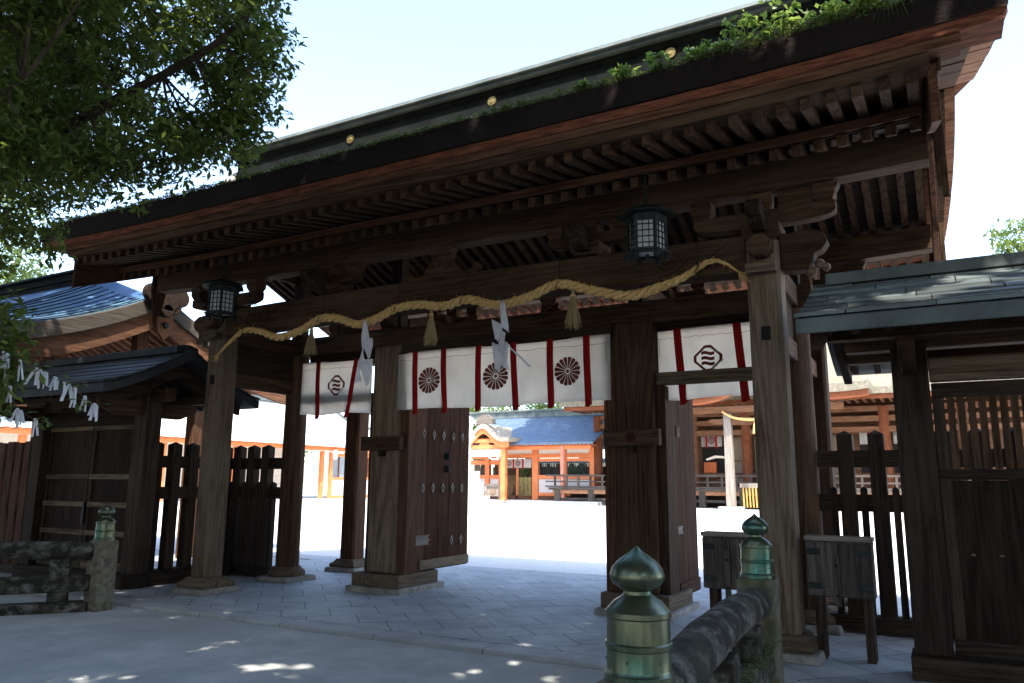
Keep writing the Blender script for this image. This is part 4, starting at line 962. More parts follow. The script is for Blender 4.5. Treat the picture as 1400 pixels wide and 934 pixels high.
# ------------------------------------------------------------------ hanging lanterns
lan = thing('hanging_lantern', (-2.40, 7.1, 3.80), 'black hexagonal hanging lantern with a white paper grid near the right front post', 'lantern', 'black lanterns under the eave')
def make_lantern(t, c):
    x, y, z = c; R = .185; h = .36
    def hexp(r, zz, a0=math.radians(15)): return [(x + r * math.cos(a0 + k * math.pi / 3), y + r * math.sin(a0 + k * math.pi / 3), zz) for k in range(6)]
    pts0, pts1 = hexp(R, z + .07), hexp(R, z + .07 + h)
    m = MB()
    for k in range(6):
        a, b = Vector(pts0[k]), Vector(pts0[(k + 1) % 6]); c_, d = Vector(pts1[k]), Vector(pts1[(k + 1) % 6]); nrm = ((a + b) / 2 - Vector((x, y, a.z))).normalized()
        m.bar(a, c_, .028, .028, nrm)
        m.bar(a, b, .018, .026); m.bar(c_ - Vector((0, 0, .03)), d - Vector((0, 0, .03)), .022, .075)
        for i in (1, 2): m.bar(a.lerp(b, i / 3), c_.lerp(d, i / 3), .009, .010, nrm)
        for i in (1, 2, 3, 4): m.bar(a.lerp(c_, i * .175), b.lerp(d, i * .175), .010, .009)
    m.build('frame', M_IRON, t)
    m = MB(); r = .176; p0, p1 = hexp(r, z + .075), hexp(r, z + .05 + h); m.add(p0 + p1, [(k, (k + 1) % 6, 6 + (k + 1) % 6, 6 + k) for k in range(6)] + [tuple(range(6))]); m.build('paper_pane', M_WINDOWPAPER, t)
    m = MB(); a, b, c2, e = hexp(.31, z + .44), hexp(.30, z + .465), hexp(.10, z + .545), hexp(.05, z + .565)
    m.add(a + b + c2 + e, [(i * 6 + k, i * 6 + (k + 1) % 6, (i + 1) * 6 + (k + 1) % 6, (i + 1) * 6 + k) for i in range(3) for k in range(6)] + [(0, 1, 2, 3, 4, 5), (18, 19, 20, 21, 22, 23)]); m.build('roof', M_IRON, t, bevel=.006)
    m = MB(); a, b, c2 = hexp(.24, z + .04), hexp(.25, z + .055), hexp(.20, z + .072); d0 = hexp(.14, z + .04)
    m.add(d0 + a + b + c2, [(i * 6 + k, i * 6 + (k + 1) % 6, (i + 1) * 6 + (k + 1) % 6, (i + 1) * 6 + k) for i in range(3) for k in range(6)]); 
    for k in range(6):
        q = hexp(.19, z)[k]; m.box(q[0] - .02, q[0] + .02, q[1] - .02, q[1] + .02, z - .02, z + .045)
    m.tube([(x, y, z + .05), (x, y, z - .01)], [.02, .02], 8); m.build('base', M_IRON, t)
    m = MB()
    for i in range(4):
        zz = z + .585 + i * .05; ax = (1, 0) if i % 2 else (0, 1)
        m.tube([(x + .028 * math.cos(q) * ax[0], y + .028 * math.cos(q) * ax[1], zz + .036 * math.sin(q)) for q in np.linspace(0, 2 * math.pi, 11)], .008, 5)
    m.tube([(x, y, z + .75), (x, y, z + .92)], .008, 6); m.build('chain', M_IRON, t)
    # column of small gilt characters on the middle of one face, too worn to read
    m = MB(); k = 3; a, b = Vector(pts0[k]), Vector(pts0[(k + 1) % 6]); nrm = ((a + b) / 2 - Vector((x, y, a.z))).normalized(); mid = (a + b) / 2 + nrm * .022; tx = (b - a).normalized(); r_ = random.Random(2)
    m.bar(mid + nrm * -.006, mid + Vector((0, 0, .33)) + nrm * -.006, .05, .008, nrm)
    m.build('name_slat', M_IRON, t)
    m = MB()
    for i in range(6):
        zz = .03 + i * .048
        for q in range(3):
            o = tx * r_.uniform(-.014, .004); u = tx * r_.uniform(.008, .018); dz = zz + q * .011
            m.bar(mid + o + Vector((0, 0, dz)), mid + o + u + Vector((0, 0, dz + r_.uniform(-.004, .004))), .003, .004, nrm)
        m.bar(mid + Vector((0, 0, zz - .004)), mid + Vector((0, 0, zz + .028)), .003, .004, nrm)
    m.build('gilt_lettering', M_GOLD, t)
make_lantern(lan, (-2.40, 7.1, 3.80))
copy_tree(lan, (-8.56, 7.1, 3.80), 0, 'black hexagonal hanging lantern with a white paper grid above the left front post')

# ------------------------------------------------------------------ wooden boxes by the right post
def wbox(x0, x1, label):
    y0, y1 = 7.98, 8.20; z0, z1 = .56, 1.10; t = thing('wooden_box', ((x0 + x1) / 2, 8.1, 0), label, 'box', 'slatted wooden boxes on legs')
    wz = wood('grey' if False else 'post', 'z')
    m = MB(); m.box(x0, x1, y0 + .02, y1, z0, z1 - .03); m.build('body', wood('box', 'z'), t, bevel=.008)
    xm = (x0 + x1) / 2
    for a, b in ((x0, xm), (xm, x1)):
        m = MB(); m.box(a + .004, b - .004, y0 - .004, y0 + .017, z0 + .012, z1 - .045); d = m.build('door', wood('box', 'z'), t, bevel=.004)
        xo = a + .01 if a == x0 else b - .01; s = 1 if a == x0 else -1
        for z in (z0 + .10, z1 - .13):
            m = MB(); m.box(min(xo, xo + s * .12), max(xo, xo + s * .12), y0 - .013, y0 - .0045, z - .03, z + .03); m.build('hinge', M_IRON, d, bevel=.003)
        for q in (.3, .6):
            for z in (z0 + .1, z1 - .12):
                m = MB(); m.lathe((a + (b - a) * q, y0 - .008, z), [(.002, -.008), (.008, -.003), (.008, .003), (.002, .008)], 6); m.build('bolt', M_IRON, d)
    m = MB(); m.box(xm - .055, xm + .005, y0 - .026, y0 - .0145, z0 - .08, z1 - .16); l_ = m.build('latch', wood('box', 'z'), t, bevel=.004)
    for z in (z0 + .02, z1 - .25):
        m = MB(); m.lathe((xm - .025, y0 - .03, z), [(.003, -.016), (.017, -.006), (.017, .006), (.003, .016)], 8); m.build('bolt', M_IRON, l_, smooth=True)
    m = MB(); e = .02
    m.box(x0 - .01, x1 + .01, y0 - .006, y0 + .02, z1 - .028, z1 + .012); m.box(x0 - .01, x1 + .01, y1 - .02, y1 + .006, z1 - .028, z1 + .012); m.box(x0 - .01, x0 + .015, y0 + .021, y1 - .021, z1 - .028, z1 + .012); m.box(x1 - .015, x1 + .01, y0 + .021, y1 - .021, z1 - .028, z1 + .012)
    m.build('top_frame', wood('grey', 'x'), t, bevel=.003)  # top frame and slats paler than the body, for the sky they reflect
    for i in range(5):
        x = x0 + .05 + (x1 - x0 - .1) * i / 4; m = MB(); m.prism([(-.025, 0), (.0, .02), (.03, 0)], (x, y0 + .02, z1 - .012), (1, 0, 0), (0, 0, 1), (0, y1 - y0 - .04, 0)); m.build('slat', wood('grey', 'y'), t)
    for x in (x0 + .05, x1 - .11):
        for y in (y0 + .03, y1 - .07):
            m = MB(); m.box(x, x + .08, y, y + .06, 0, z0); m.build('leg', wood('fence', 'z'), t, bevel=.004)
    return t
wbox(-1.20, -.62, 'slatted wooden box on legs, right of the front post by the paling fence')
wbox(-2.20, -1.64, 'slatted wooden box on legs, left of the front post behind the bronze finial')
#PART4
# ------------------------------------------------------------------ bridge railings with bronze finials
FIN = [(.118, 0), (.124, .008), (.124, .034), (.117, .042), (.115, .05), (.114, .115), (.119, .119), (.120, .136), (.114, .141), (.112, .220), (.117, .226), (.117, .243), (.108, .252), (.088, .275), (.060, .292), (.051, .300), (.050, .312), (.060, .318), (.084, .332), (.098, .352), (.099, .368), (.092, .390), (.074, .412), (.048, .432), (.024, .447), (.010, .460), (.002, .468)]
def rail_post(t, x, y, zt, z0=-.3):
    m = MB(); m.box(x - .132, x + .132, y - .132, y + .132, z0, zt); p = m.build('post', M_RAILPOST, t, bevel=.03)
    m = MB(); m.lathe((x, y, zt - .012), FIN, 40); f = m.build('bronze_finial', M_BRONZE, p, smooth=35)
    m = MB()
    for k in range(6):
        a = k * math.pi / 3 + .5; m.lathe((x + .114 * math.cos(a), y + .114 * math.sin(a), zt + .07), [(.001, -.006), (.006, -.003), (.006, .003), (.001, .006)], 6)
    m.build('rivet', M_BRONZE, f)
def span(t, a, b, zs, stiles):
    """round top rail, square middle and foot rails between two posts"""
    n = 14; A, B = Vector(a), Vector(b); rr = random.Random(int(a[1] * 50)); d = (B - A).normalized()
    pts = []; 
    for i in range(n + 1):
        u = i / n; p = A.lerp(B, u); pts.append((p.x, p.y, zs[0] * (1 - u) + zs[1] * u + .05 * math.sin(math.pi * u)))
    m = MB(); m.tube(pts, [.112 + rr.uniform(-.005, .005) for _ in pts], 20); m.build('top_rail', M_RAILSTONE, t, smooth=True)
    for z, w, h in ((.40, .20, .20), (.075, .24, .20)):
        m = MB(); m.bar((A.x, A.y, z + zs[0] - .78), (B.x, B.y, z + zs[1] - .78), w, h); m.build('rail', M_RAILSTONE, t, bevel=.02)
    for u in stiles:
        p = A.lerp(B, u); z = zs[0] * (1 - u) + zs[1] * u - .78
        for z0, z1 in ((.175, .30), (.50, .70)):
            m = MB(); o = d * .11; q = Vector((-d.y, d.x, 0)) * .085
            for s_ in (1,): 
                vs = [p - o - q, p + o - q, p + o + q, p - o + q]; m.add([(v.x, v.y, z + z0) for v in vs] + [(v.x, v.y, z + z1) for v in vs], [(0, 1, 2, 3), (4, 7, 6, 5), (0, 4, 5, 1), (1, 5, 6, 2), (2, 6, 7, 3), (3, 7, 4, 0)])
            m.build('strut', M_RAILSTONE, t, bevel=.01)
t = thing('stone_railing', (-1.1, 4.4, -.04), 'mossy stone bridge railing in the right foreground with two bronze onion finials', 'railing', 'bridge railings')
rail_post(t, -1.0, 2.75, .917); rail_post(t, -1.25, 6.0, .925)
span(t, (-1.01, 2.85, 0), (-1.243, 5.9, 0), (.79, .755), (.18, .5, .82)); span(t, (-.99, 2.65, 0), (-.72, -1.2, 0), (.79, .80), (.2, .5, .8))
o = leaf_mesh('moss', [((-1.06 - .07 * (k / 24.0) + .03, 3.5 + 2.3 * k / 24, .525), (.09, .08, .012), 60) for k in range(25)], .016, M_MOSS, t, 5, .5, -.3, .6); o["kind"] = 'stuff'
t = thing('stone_railing', (-9.8, 6.0, -.04), 'dark stone bridge railing at the left edge with one bronze finial on its end post', 'railing', 'bridge railings')
rail_post(t, -9.53, 6.35, .83); span(t, (-9.60, 6.26, 0), (-11.45, 4.05, 0), (.69, .67), (.12, .5, .88)); rail_post(t, -11.53, 3.95, .82); span(t, (-11.6, 3.85, 0), (-13.6, 1.45, 0), (.68, .66), (.2, .6))

# ------------------------------------------------------------------ the tree over the left foreground
SPR = [(-5.41, 4.31, 4.75), (-5.16, 4.26, 4.76), (-5.69, 4.31, 4.74), (-5.53, 3.97, 4.5), (-6.15, 4.12, 4.65), (-5.89, 3.63, 4.24), (-5.11, 4.16, 4.5), (-6.16, 3.62, 4.18), (-5.12, 4.41, 4.86), (-5.1, 4.32, 5.23), (-5.08, 4.36, 5.6), (-4.74, 3.9, 5.37), (-7.34, 2.9, 5.58), (-5.47, 3.39, 5.69), (-6.46, 3.65, 5.99), (-6.66, 2.75, 4.84), (-6.96, 3.92, 4.87), (-6.66, 4.27, 5.34), (-6.57, 2.61, 3.91), (-8.08, 3.38, 4.65), (-6.11, 2.83, 4.1), (-7.24, 3.46, 3.98), (-7.48, 4.27, 4.54), (-6.63, 2.86, 3.63), (-6.47, 4.54, 6.06), (-6.27, 3.06, 4.41), (-4.91, 3.16, 5.08), (-5.5, 2.15, 4.26), (-7.32, 3.19, 5.82), (-6.5, 2.69, 5.03), (-5.61, 3.94, 5.72), (-5.76, 3.99, 6.32), (-6.89, 3.67, 4.74), (-5.99, 4.16, 4.95), (-5.55, 2.51, 4.16), (-6.93, 4.06, 5.09), (-5.95, 3.07, 5.87), (-6.44, 3.01, 3.94), (-5.8, 3.09, 4.89), (-5.93, 3.34, 5.82), (-5.27, 4.13, 5.59), (-6.38, 3.21, 5.39), (-6.69, 3.74, 5.36), (-6.49, 2.55, 5.3), (-5.98, 3.31, 4.17), (-5.65, 2.57, 5.09), (-5.9, 2.36, 3.96), (-4.6, 2.71, 5.16), (-6.62, 3.53, 5.63), (-7.05, 3.48, 5.38), (-7.46, 2.76, 5.22), (-5.71, 3.64, 4.24), (-6.64, 4.64, 5.01), (-5.84, 3.26, 5.94), (-4.77, 4.04, 4.95), (-6.82, 2.7, 3.71), (-5.93, 3.0, 3.46), (-6.06, 3.64, 5.82), (-4.91, 4.11, 5.63), (-6.08, 4.16, 5.53), (-5.82, 3.45, 5.13), (-7.15, 2.92, 6.24), (-5.22, 3.44, 4.34), (-5.22, 4.39, 6.49), (-5.18, 2.53, 4.94), (-7.01, 4.2, 4.76), (-6.19, 3.14, 4.71), (-6.28, 3.98, 6.59), (-6.77, 5.0, 5.27), (-7.88, 4.19, 4.43), (-7.06, 2.73, 5.9), (-6.44, 3.79, 5.2), (-6.28, 4.59, 6.84), (-6.22, 3.53, 5.48), (-6.06, 4.76, 6.47), (-7.03, 3.61, 6.04), (-5.48, 4.18, 5.31), (-5.12, 4.19, 5.31), (-7.25, 3.57, 4.3), (-6.06, 3.25, 4.6), (-6.47, 4.19, 5.83), (-7.27, 3.1, 4.85), (-7.84, 2.87, 5.64), (-5.54, 2.74, 3.89), (-6.89, 2.88, 5.82), (-5.35, 2.59, 5.24), (-5.07, 4.24, 4.82), (-6.63, 3.97, 5.92), (-6.02, 4.12, 6.27), (-5.42, 2.58, 4.67), (-5.05, 2.73, 4.86), (-6.29, 5.03, 5.64), (-5.42, 2.39, 3.87), (-6.56, 2.45, 4.58), (-4.04, 3.31, 5.04), (-7.08, 2.75, 4.66), (-5.47, 2.86, 3.9), (-5.87, 2.37, 3.27)]
OMI = [(-5.6, 2.05, 2.75), (-5.03, 2.28, 2.51), (-4.95, 2.5, 2.36), (-4.85, 2.72, 2.25), (-4.78, 2.87, 2.17), (-4.71, 2.99, 2.06), (-4.86, 2.76, 1.93), (-4.93, 2.62, 2.02)]
tr = thing('camphor_tree', (-9.6, .9, -.04), 'large dark leaved tree whose boughs hang over the upper left', 'tree')
m = MB(); T0 = Vector((-9.6, .9, -.1)); m.tube([T0, (-9.55, .95, 1.2), (-9.4, 1.1, 3.0), (-9.1, 1.5, 5.0), (-9.3, 1.2, 8.0), (-9.5, .8, 11.0)], [.62, .46, .40, .34, .24, .1], 14); m.build('trunk', M_BARKTRUNK, tr, smooth=True)
limbs = [[(-9.4, 1.1, 3.0), (-8.2, 2.1, 3.7), (-7.0, 3.2, 4.25), (-5.9, 3.6, 4.75), (-5.0, 3.9, 5.2), (-4.3, 3.8, 5.45)], [(-9.3, 1.2, 3.8), (-8.2, 2.3, 4.6), (-7.0, 3.0, 5.2), (-5.9, 3.4, 5.6), (-5.2, 3.9, 5.9)], [(-9.2, 1.3, 4.5), (-8.0, 2.6, 5.4), (-6.9, 3.6, 5.9), (-6.1, 4.4, 6.4)],
         [(-9.4, 1.1, 2.8), (-8.3, 1.7, 3.2), (-7.2, 2.2, 3.6), (-6.2, 2.45, 3.95), (-5.3, 2.6, 4.3)], [(-8.2, 2.1, 3.7), (-7.5, 3.3, 4.2), (-6.9, 4.2, 4.7), (-6.2, 4.9, 5.1)], [(-8.3, 1.7, 3.2), (-7.0, 2.0, 3.15), (-6.1, 2.05, 2.95), (-5.6, 2.05, 2.75)]]
m = MB()
for L in limbs: m.tube([cat(L, i / 16) for i in range(17)], [.085 - .075 * i / 16 for i in range(17)], 8)
m.build('limb', M_BARKTRUNK, tr, smooth=True)
allp = [Vector(cat(L, i / 16)) for L in limbs for i in range(4, 17)]
m = MB(); bl = []; rgn = random.Random(4)
for p in SPR:
    p = Vector(p); q = min(allp, key=lambda v: (v - p).length)
    m.tube([q, (q + p) / 2 + Vector((0, 0, -.05)), p], [.014, .010, .005], 5)
    bl.append((p, (.34, .34, .24), 210))
    for _ in range(5):
        e = p + Vector((rgn.uniform(-.25, .20), rgn.uniform(-.25, .25), rgn.uniform(-.32, .12))); m.tube([p, e], [.005, .002], 4)
        bl.append((e, (.14, .14, .10), 46))
for i in range(1, len(OMI) - 1):
    bl.append((Vector(OMI[i]) + Vector((-.02, -.03, .03)), (.09, .09, .05), 9))
for k in range(22):
    p = Vector((-5.02, 2.52, 2.30)) + Vector((rgn.uniform(-.30, .05), rgn.uniform(-.15, .10), rgn.uniform(-.32, .34))); bl.append((p, (.15, .15, .12), 55))
m.tube(OMI[:6], [.012, .009, .008, .006, .005, .003], 5); m.tube([OMI[2], OMI[7], OMI[6]], [.006, .004, .002], 5)
m.build('twig', M_BARKTRUNK, tr)
leaf_mesh('foliage', bl, .078, M_LEAF, tr, 21, .40, .35, .55)
leaf_mesh('crown', [((-9.5 + rgn.uniform(-2.6, 1.2), .6 + rgn.uniform(-3, .4), 8.2 + rgn.uniform(-1.5, 3.2)), (1.1, 1.1, .8), 420) for _ in range(26)], .22, M_LEAF, tr, 22)

# fortune papers tied to the low twig
olab = ['topmost folded paper slip tied to the low twig', 'long narrow paper slip hanging lowest at the far left of the tied slips', 'crossed pair member, slanting paper slip tied near the top of the twig', 'broad paper slip hanging straight down in the upper row of tied slips']
pos = []
r_ = random.Random(12)
for i in range(1, 6):
    for k in range(6): 
        a, b = Vector(OMI[i - 1 if i > 1 else 1]), Vector(OMI[i]); pos.append(a.lerp(b, r_.uniform(0, 1)))
for k in range(9): pos.append(Vector(OMI[2]).lerp(Vector(OMI[7]), r_.random()) if k < 5 else Vector(OMI[7]).lerp(Vector(OMI[6]), r_.random()))
for i, p in enumerate(pos):
    t = thing('paper_slip', p, 'white folded paper slip knotted on the low twig of the left tree among many alike', 'paper slip', 'paper slips tied to the low twig')
    a = r_.uniform(-.9, .9); ln = r_.uniform(.075, .125); w = r_.uniform(.007, .012); ux = Vector((math.cos(a), math.sin(a), r_.uniform(-.15, .15))); tl = r_.uniform(-.35, .35)
    m = MB()
    for s in (1, -1):
        d = Vector((ux.x * (tl + .22 * s), ux.y * (tl + .22 * s), -1)).normalized() * ln * r_.uniform(.7, 1.1)
        b = p + ux * .008 * s; v = [b - ux * w, b + ux * w, b + ux * w * .9 + d, b - ux * w * .9 + d]; o_ = Vector((-ux.y, ux.x, 0)) * .004
        m.add(v + [q + o_ for q in v], [(0, 1, 2, 3), (7, 6, 5, 4), (0, 4, 5, 1), (1, 5, 6, 2), (2, 6, 7, 3), (3, 7, 4, 0)])
    m.build('strip', M_PAPER, t)
    m = MB(); m.cbox((p.x, p.y, p.z + .003), (.020, .018, .016)); m.build('knot', M_PAPER, t, bevel=.006)

# ------------------------------------------------------------------ courtyard: stone lantern
t = thing('stone_lantern', (-22.2, 35, -.05), 'tall pale stone lantern on a stepped base, half hidden by the open door', 'lantern'); x, y = -22.2, 35
m = MB(); m.cbox((x, y, .15), (2.5, 2.5, .4)); m.cbox((x, y, .60), (1.9, 1.9, .5)); m.cbox((x, y, 1.2), (1.4, 1.4, .7)); m.cbox((x, y, 1.85), (1.1, 1.1, .6)); m.build('stepped_base', M_WHITESTONE, t, bevel=.04)
m = MB(); m.lathe((x, y, 2.15), [(.38, 0), (.30, .15), (.24, .4), (.22, .8), (.27, .88), (.22, .96), (.24, 1.5), (.34, 1.65)], 18); m.build('shaft', M_WHITESTONE, t, smooth=True)
m = MB(); m.lathe((x, y, 3.8), [(.35, 0), (.52, .12), (.52, .22), (.36, .26), (.34, .85), (.40, .88)], 6); m.build('fire_box', M_WHITESTONE, t)
m = MB(); m.lathe((x, y, 4.68), [(.42, .0), (.58, .05), (.54, .12), (.36, .3), (.16, .42), (.10, .46), (.17, .6), (.10, .75), (.01, .86)], 6); m.build('cap', M_WHITESTONE, t)

# ------------------------------------------------------------------ far buildings
def bx(t, name, mt, *b, bevel=0, parent=None):
    m = MB(); m.box(*b); return m.build(name, mt, parent or t, bevel=bevel)
oh = thing('vermilion_hall', (-28, 56, -.05), 'far vermilion corridor building with a blue roof and grey lower panels', 'hall')
bx(oh, 'floor', M_WHITESTONE, -36, -22, 52.6, 60, -.3, .22)
bx(oh, 'base_board', wood('hall', 'x'), -36, -22.3, 54.95, 55.0, .24, .55)
for x0, x1 in ((-32.95, -32.55), (-31.65, -31.15), (-28.55, -28.05), (-26.0, -25.6), (-23.6, -23.2)):
    bx(oh, 'post', M_ORANGE, x0, x1, 54.85, 55.2, .24, 4.3, bevel=.02)
bx(oh, 'beam', M_ORANGE, -36, -22.9, 54.9, 55.12, 3.50, 3.82); bx(oh, 'beam', M_ORANGE, -28.04, -23.1, 54.93, 55.1, 3.22, 3.47); bx(oh, 'beam', M_ORANGE, -36, -31.66, 54.93, 55.1, 3.0, 3.35)
for a, b in ((-32.54, -31.66), (-31.14, -28.56), (-28.04, -26.01), (-25.59, -23.61)): bx(oh, 'upper_panel', M_PLASTER, a, b, 55.0, 55.08, 3.83, 4.22)
for a, b in ((-36, -32.96), (-32.54, -31.66), (-28.04, -26.01), (-25.59, -23.61)):
    bx(oh, 'sill_beam', M_ORANGE, a, b, 54.9, 55.12, 1.86, 2.16); bx(oh, 'lower_panel', M_GREYPANEL, a, b, 55.0, 55.06, .80, 1.858); bx(oh, 'foot_beam', M_ORANGE, a, b, 54.9, 55.12, .56, .798)
    n = max(3, int((b - a) / .16)); m = MB()
    for i in range(n): xx = a + (b - a) * (i + .5) / n; m.box(xx - .022, xx + .022, 55.0, 55.05, 2.162, 3.2 if a > -30 else 3.0)
    m.build('lattice', M_IRON if a > -30 else wood('beam', 'z'), oh)
for a in (-30.05, -28.62): bx(oh, 'gate_post', M_ORANGE, a, a + .14, 54.95, 55.1, .24, 3.49)
m = MB()
for i in range(10): m.box(-29.85 + .12 * i, -29.82 + .12 * i, 55.0, 55.04, .24, 2.0)
m.build('gate_bar', M_GOLD, oh)
for x in (-30.5, -25.2):
    m = MB(); m.tube([(x, 53.4, .2), (x, 53.4, 4.35)], .17, 12); m.build('eave_pillar', noisy('faded_vermilion', (.55, .20, .13), (.66, .28, .20), 2, .6, .05), oh, smooth=True)
bx(oh, 'eave_beam', M_ORANGE, -31.6, -22.8, 53.3, 53.55, 4.1, 4.36)
for i in range(30): bx(oh, 'rafter', M_ORANGE, -31.7 + .3 * i, -31.6 + .3 * i, 53.0, 55, 4.37, 4.47)
m = MB(); cv = [(52.7, 4.60), (53.6, 4.95), (55, 5.55), (56.5, 6.35), (57.8, 7.15)]
m.prism(cv + [(60.5, 5.9), (63, 4.6), (63, 4.45), (57.8, 6.7), (52.75, 4.42)], (-33.4, 0, 0), (0, 1, 0), (0, 0, 1), (11.0, 0, 0)); r = m.build('roof', M_BLUECOP, oh)
m = MB(); m.box(-36.5, -22.3, 57.5, 58.1, 7.0, 7.5); m.box(-36.6, -22.2, 57.35, 58.25, 7.502, 7.64); m.build('ridge', M_COPPER, r)
# karahafu porch at its left end
m = MB(); n = 24
def kz(u): return 4.55 + 1.2 * math.exp(-(u / 1.0) ** 2) + .12 * (abs(u) / 2.3) ** 3
us = [-2.4 + 4.8 * i / n for i in range(n + 1)]; xk = -31.3
m.prism([(u, kz(u)) for u in us] + [(u, kz(u) + .34) for u in reversed(us)], (xk, 51.6, 0), (1, 0, 0), (0, 0, 1), (0, 6.2, 0)); pr_ = m.build('porch_roof', noisy('pale_bark_edge', (.30, .26, .20), (.42, .37, .29), 5, .9, .2), oh)
m = MB(); m.prism([(u * .96, kz(u) - .005) for u in us] + [(u * .96, kz(u) - .42) for u in reversed(us)], (xk, 51.75, 0), (1, 0, 0), (0, 0, 1), (0, .12, 0)); m.build('bargeboard', M_ORANGE, pr_)
for z in (4.62, 4.15): bx(oh, 'porch_beam', M_ORANGE, xk - 2.1, xk + 2.0, 51.9, 52.2, z, z + .28)
bx(oh, 'porch_panel', M_PLASTER, xk - 1.9, xk + 1.8, 52.0, 52.06, 3.55, 4.1)
for x in (xk - 1.9, xk + 1.75): bx(oh, 'porch_post', M_ORANGE, x - .2, x + .2, 51.85, 52.25, .2, 4.14)
m = MB(); m.prism([(-.5, 4.44), (.5, 4.44), (.22, 4.74), (-.22, 4.74)], (xk, 51.95, 0), (1, 0, 0), (0, 0, 1), (0, .2, 0)); m.build('frog_leg_strut', M_ORANGE, oh)
for i in range(12): bx(oh, 'porch_rafter', M_ORANGE, xk - 1.9 + .33 * i, xk - 1.78 + .33 * i, 52.1, 55, 4.92, 5.02)
m = MB(); m.prism([(-.9, 0), (.9, 0), (.6, .5), (.25, .75), (-.25, .75), (-.6, .5)], (xk, 51.9, 6.10), (1, 0, 0), (0, 0, 1), (0, .4, 0)); m.build('ridge_ornament', wood('grey', 'x'), pr_)
# its curtain, small lantern and box stand
def far_noren(x0, x1, y, z0, z1, strips, cx, label, R=.28):
    t = thing('shrine_curtain', ((x0 + x1) / 2, y, z0), label, 'curtain', 'small white curtains on the far halls')
    m = MB(); m.grid(lambda u, v: (x0 + (x1 - x0) * u, y + .04 * math.sin(u * 14), z1 + (z0 - z1) * v), 20, 2); c = m.build('cloth', M_CLOTH, t, smooth='all'); c.modifiers.new("thickness", 'SOLIDIFY').thickness = .02
    for s in strips:
        m = MB(); m.box(s - .06, s + .06, y - .10, y - .07, z0 - .12, z1 + .02); m.build('red_strip', M_RED, t)
    for c_ in cx:
        m = MB(); zc = (z0 + z1) / 2; oc = [(-.22, 1), (.22, 1), (1, .22), (1, -.22), (.22, -1), (-.22, -1), (-1, -.22), (-1, .22)]
        for k in range(8):
            a, b = oc[k], oc[(k + 1) % 8]; m.prism([(a[0] * R, a[1] * R), (b[0] * R, b[1] * R), (b[0] * R * .74, b[1] * R * .74), (a[0] * R * .74, a[1] * R * .74)], (c_, y - .07, zc), (1, 0, 0), (0, 0, 1), (0, -.015, 0))
        for r in (-.3, 0, .3): m.box(c_ - .38 * R, c_ + .38 * R, y - .085, y - .07, zc + r * R - .08 * R, zc + r * R + .08 * R)
        m.build('crest', M_CREST, t)
far_noren(-31.1, -28.6, 54.75, 2.72, 3.44, [-30.9, -30.15, -29.3], [-29.75, -30.55], 'white curtain with small crests in the opening of the far vermilion hall', .22)
t = thing('hanging_lantern', (-30.15, 53.0, 3.3), 'tiny dark lantern under the eave of the far vermilion hall', 'lantern'); m = MB(); m.lathe((-30.15, 53.0, 3.3), [(.12, 0), (.16, .1), (.16, .45), (.3, .5), (.08, .72)], 6); m.build('body', M_COPPER, t); m = MB(); m.tube([(-30.15, 53, 4.0), (-30.15, 53, 4.35)], .015, 5); m.build('hook', M_IRON, t)
t = thing('box_stand', (-31, 52.9, .2), 'grey wooden box stand with a round emblem in front of the far vermilion hall', 'box'); 
m = MB(); m.box(-31.75, -30.0, 52.6, 53.2, 1.25, 1.42); m.build('top', wood('grey', 'x'), t); m = MB(); m.box(-31.55, -30.2, 52.7, 53.1, .5, 1.24); m.build('body', wood('grey', 'x'), t)
m = MB(); m.tube([(-30.88, 52.7, .86), (-30.88, 52.66, .86)], [.25, .25], 16); m.build('emblem', wood('pale', 'x'), t)
for x in (-31.6, -30.35): m = MB(); m.box(x, x + .18, 52.62, 53.1, .2, 1.24); m.build('leg', wood('grey', 'z'), t)
for x, l_ in ((-30.85, 'white paper streamer, left one under the far porch'), (-30.15, 'white paper streamer, right one under the far porch')):
    t = thing('paper_streamer', (x, 51.8, 4.1), l_, 'paper streamer'); m = MB()
    for k in range(3): m.add([(x - .12 + .07 * k, 51.8, 4.1 - .22 * k), (x + .12 + .07 * k, 51.78, 4.1 - .22 * k), (x + .18 + .07 * k, 51.8, 3.82 - .22 * k), (x - .03 + .07 * k, 51.82, 3.82 - .22 * k)], [(0, 1, 2, 3)])
    p = m.build('paper', M_PAPER, t); p.modifiers.new("thickness", 'SOLIDIFY').thickness = .02
# garden fence and shrubs behind the vermilion hall
t = thing('garden_wall', (-26, 62, 0), 'dark slatted fence in the garden behind the far vermilion hall', 'fence'); m = MB()
for i in range(106): m.box(-37 + .16 * i, -36.9 + .16 * i, 63.4, 63.5, 0, 3.3)
m.box(-37.2, -19.5, 63.51, 63.6, .3, 3.0); m.build('slat_panel', wood('beam', 'z'), t)
m = MB(); m.prism([(-.6, 0), (.6, 0), (0, .4)], (-37.4, 63.5, 3.32), (0, 1, 0), (0, 0, 1), (18.2, 0, 0)); m.build('coping', M_COPPER, t)
for i, (x, y, h, r, lab) in enumerate([(-33.5, 64.5, 3.2, 1.5, 'bright green bush seen through the opening of the far vermilion hall'), (-31.2, 58.9, 3.4, 1.3, 'green bush behind the yellow gate bars of the far hall'), (-28.3, 62.0, 3.8, .9, 'tall thin bush at the left end of the far garden fence')]):
    t = thing('shrub', (x, y, 0), lab, 'bush'); m = MB(); m.tube([(x, y, -.05), (x, y, h * .6)], [.09, .04], 6); m.build('stem', M_BARKTRUNK, t)
    rr = random.Random(i); leaf_mesh('foliage', [((x + rr.uniform(-r, r) * .7, y + rr.uniform(-r, r) * .5, h * rr.uniform(.2, .9)), (.5, .5, .4), 90) for _ in range(14)], .22, M_LEAFL, t, 60 + i)

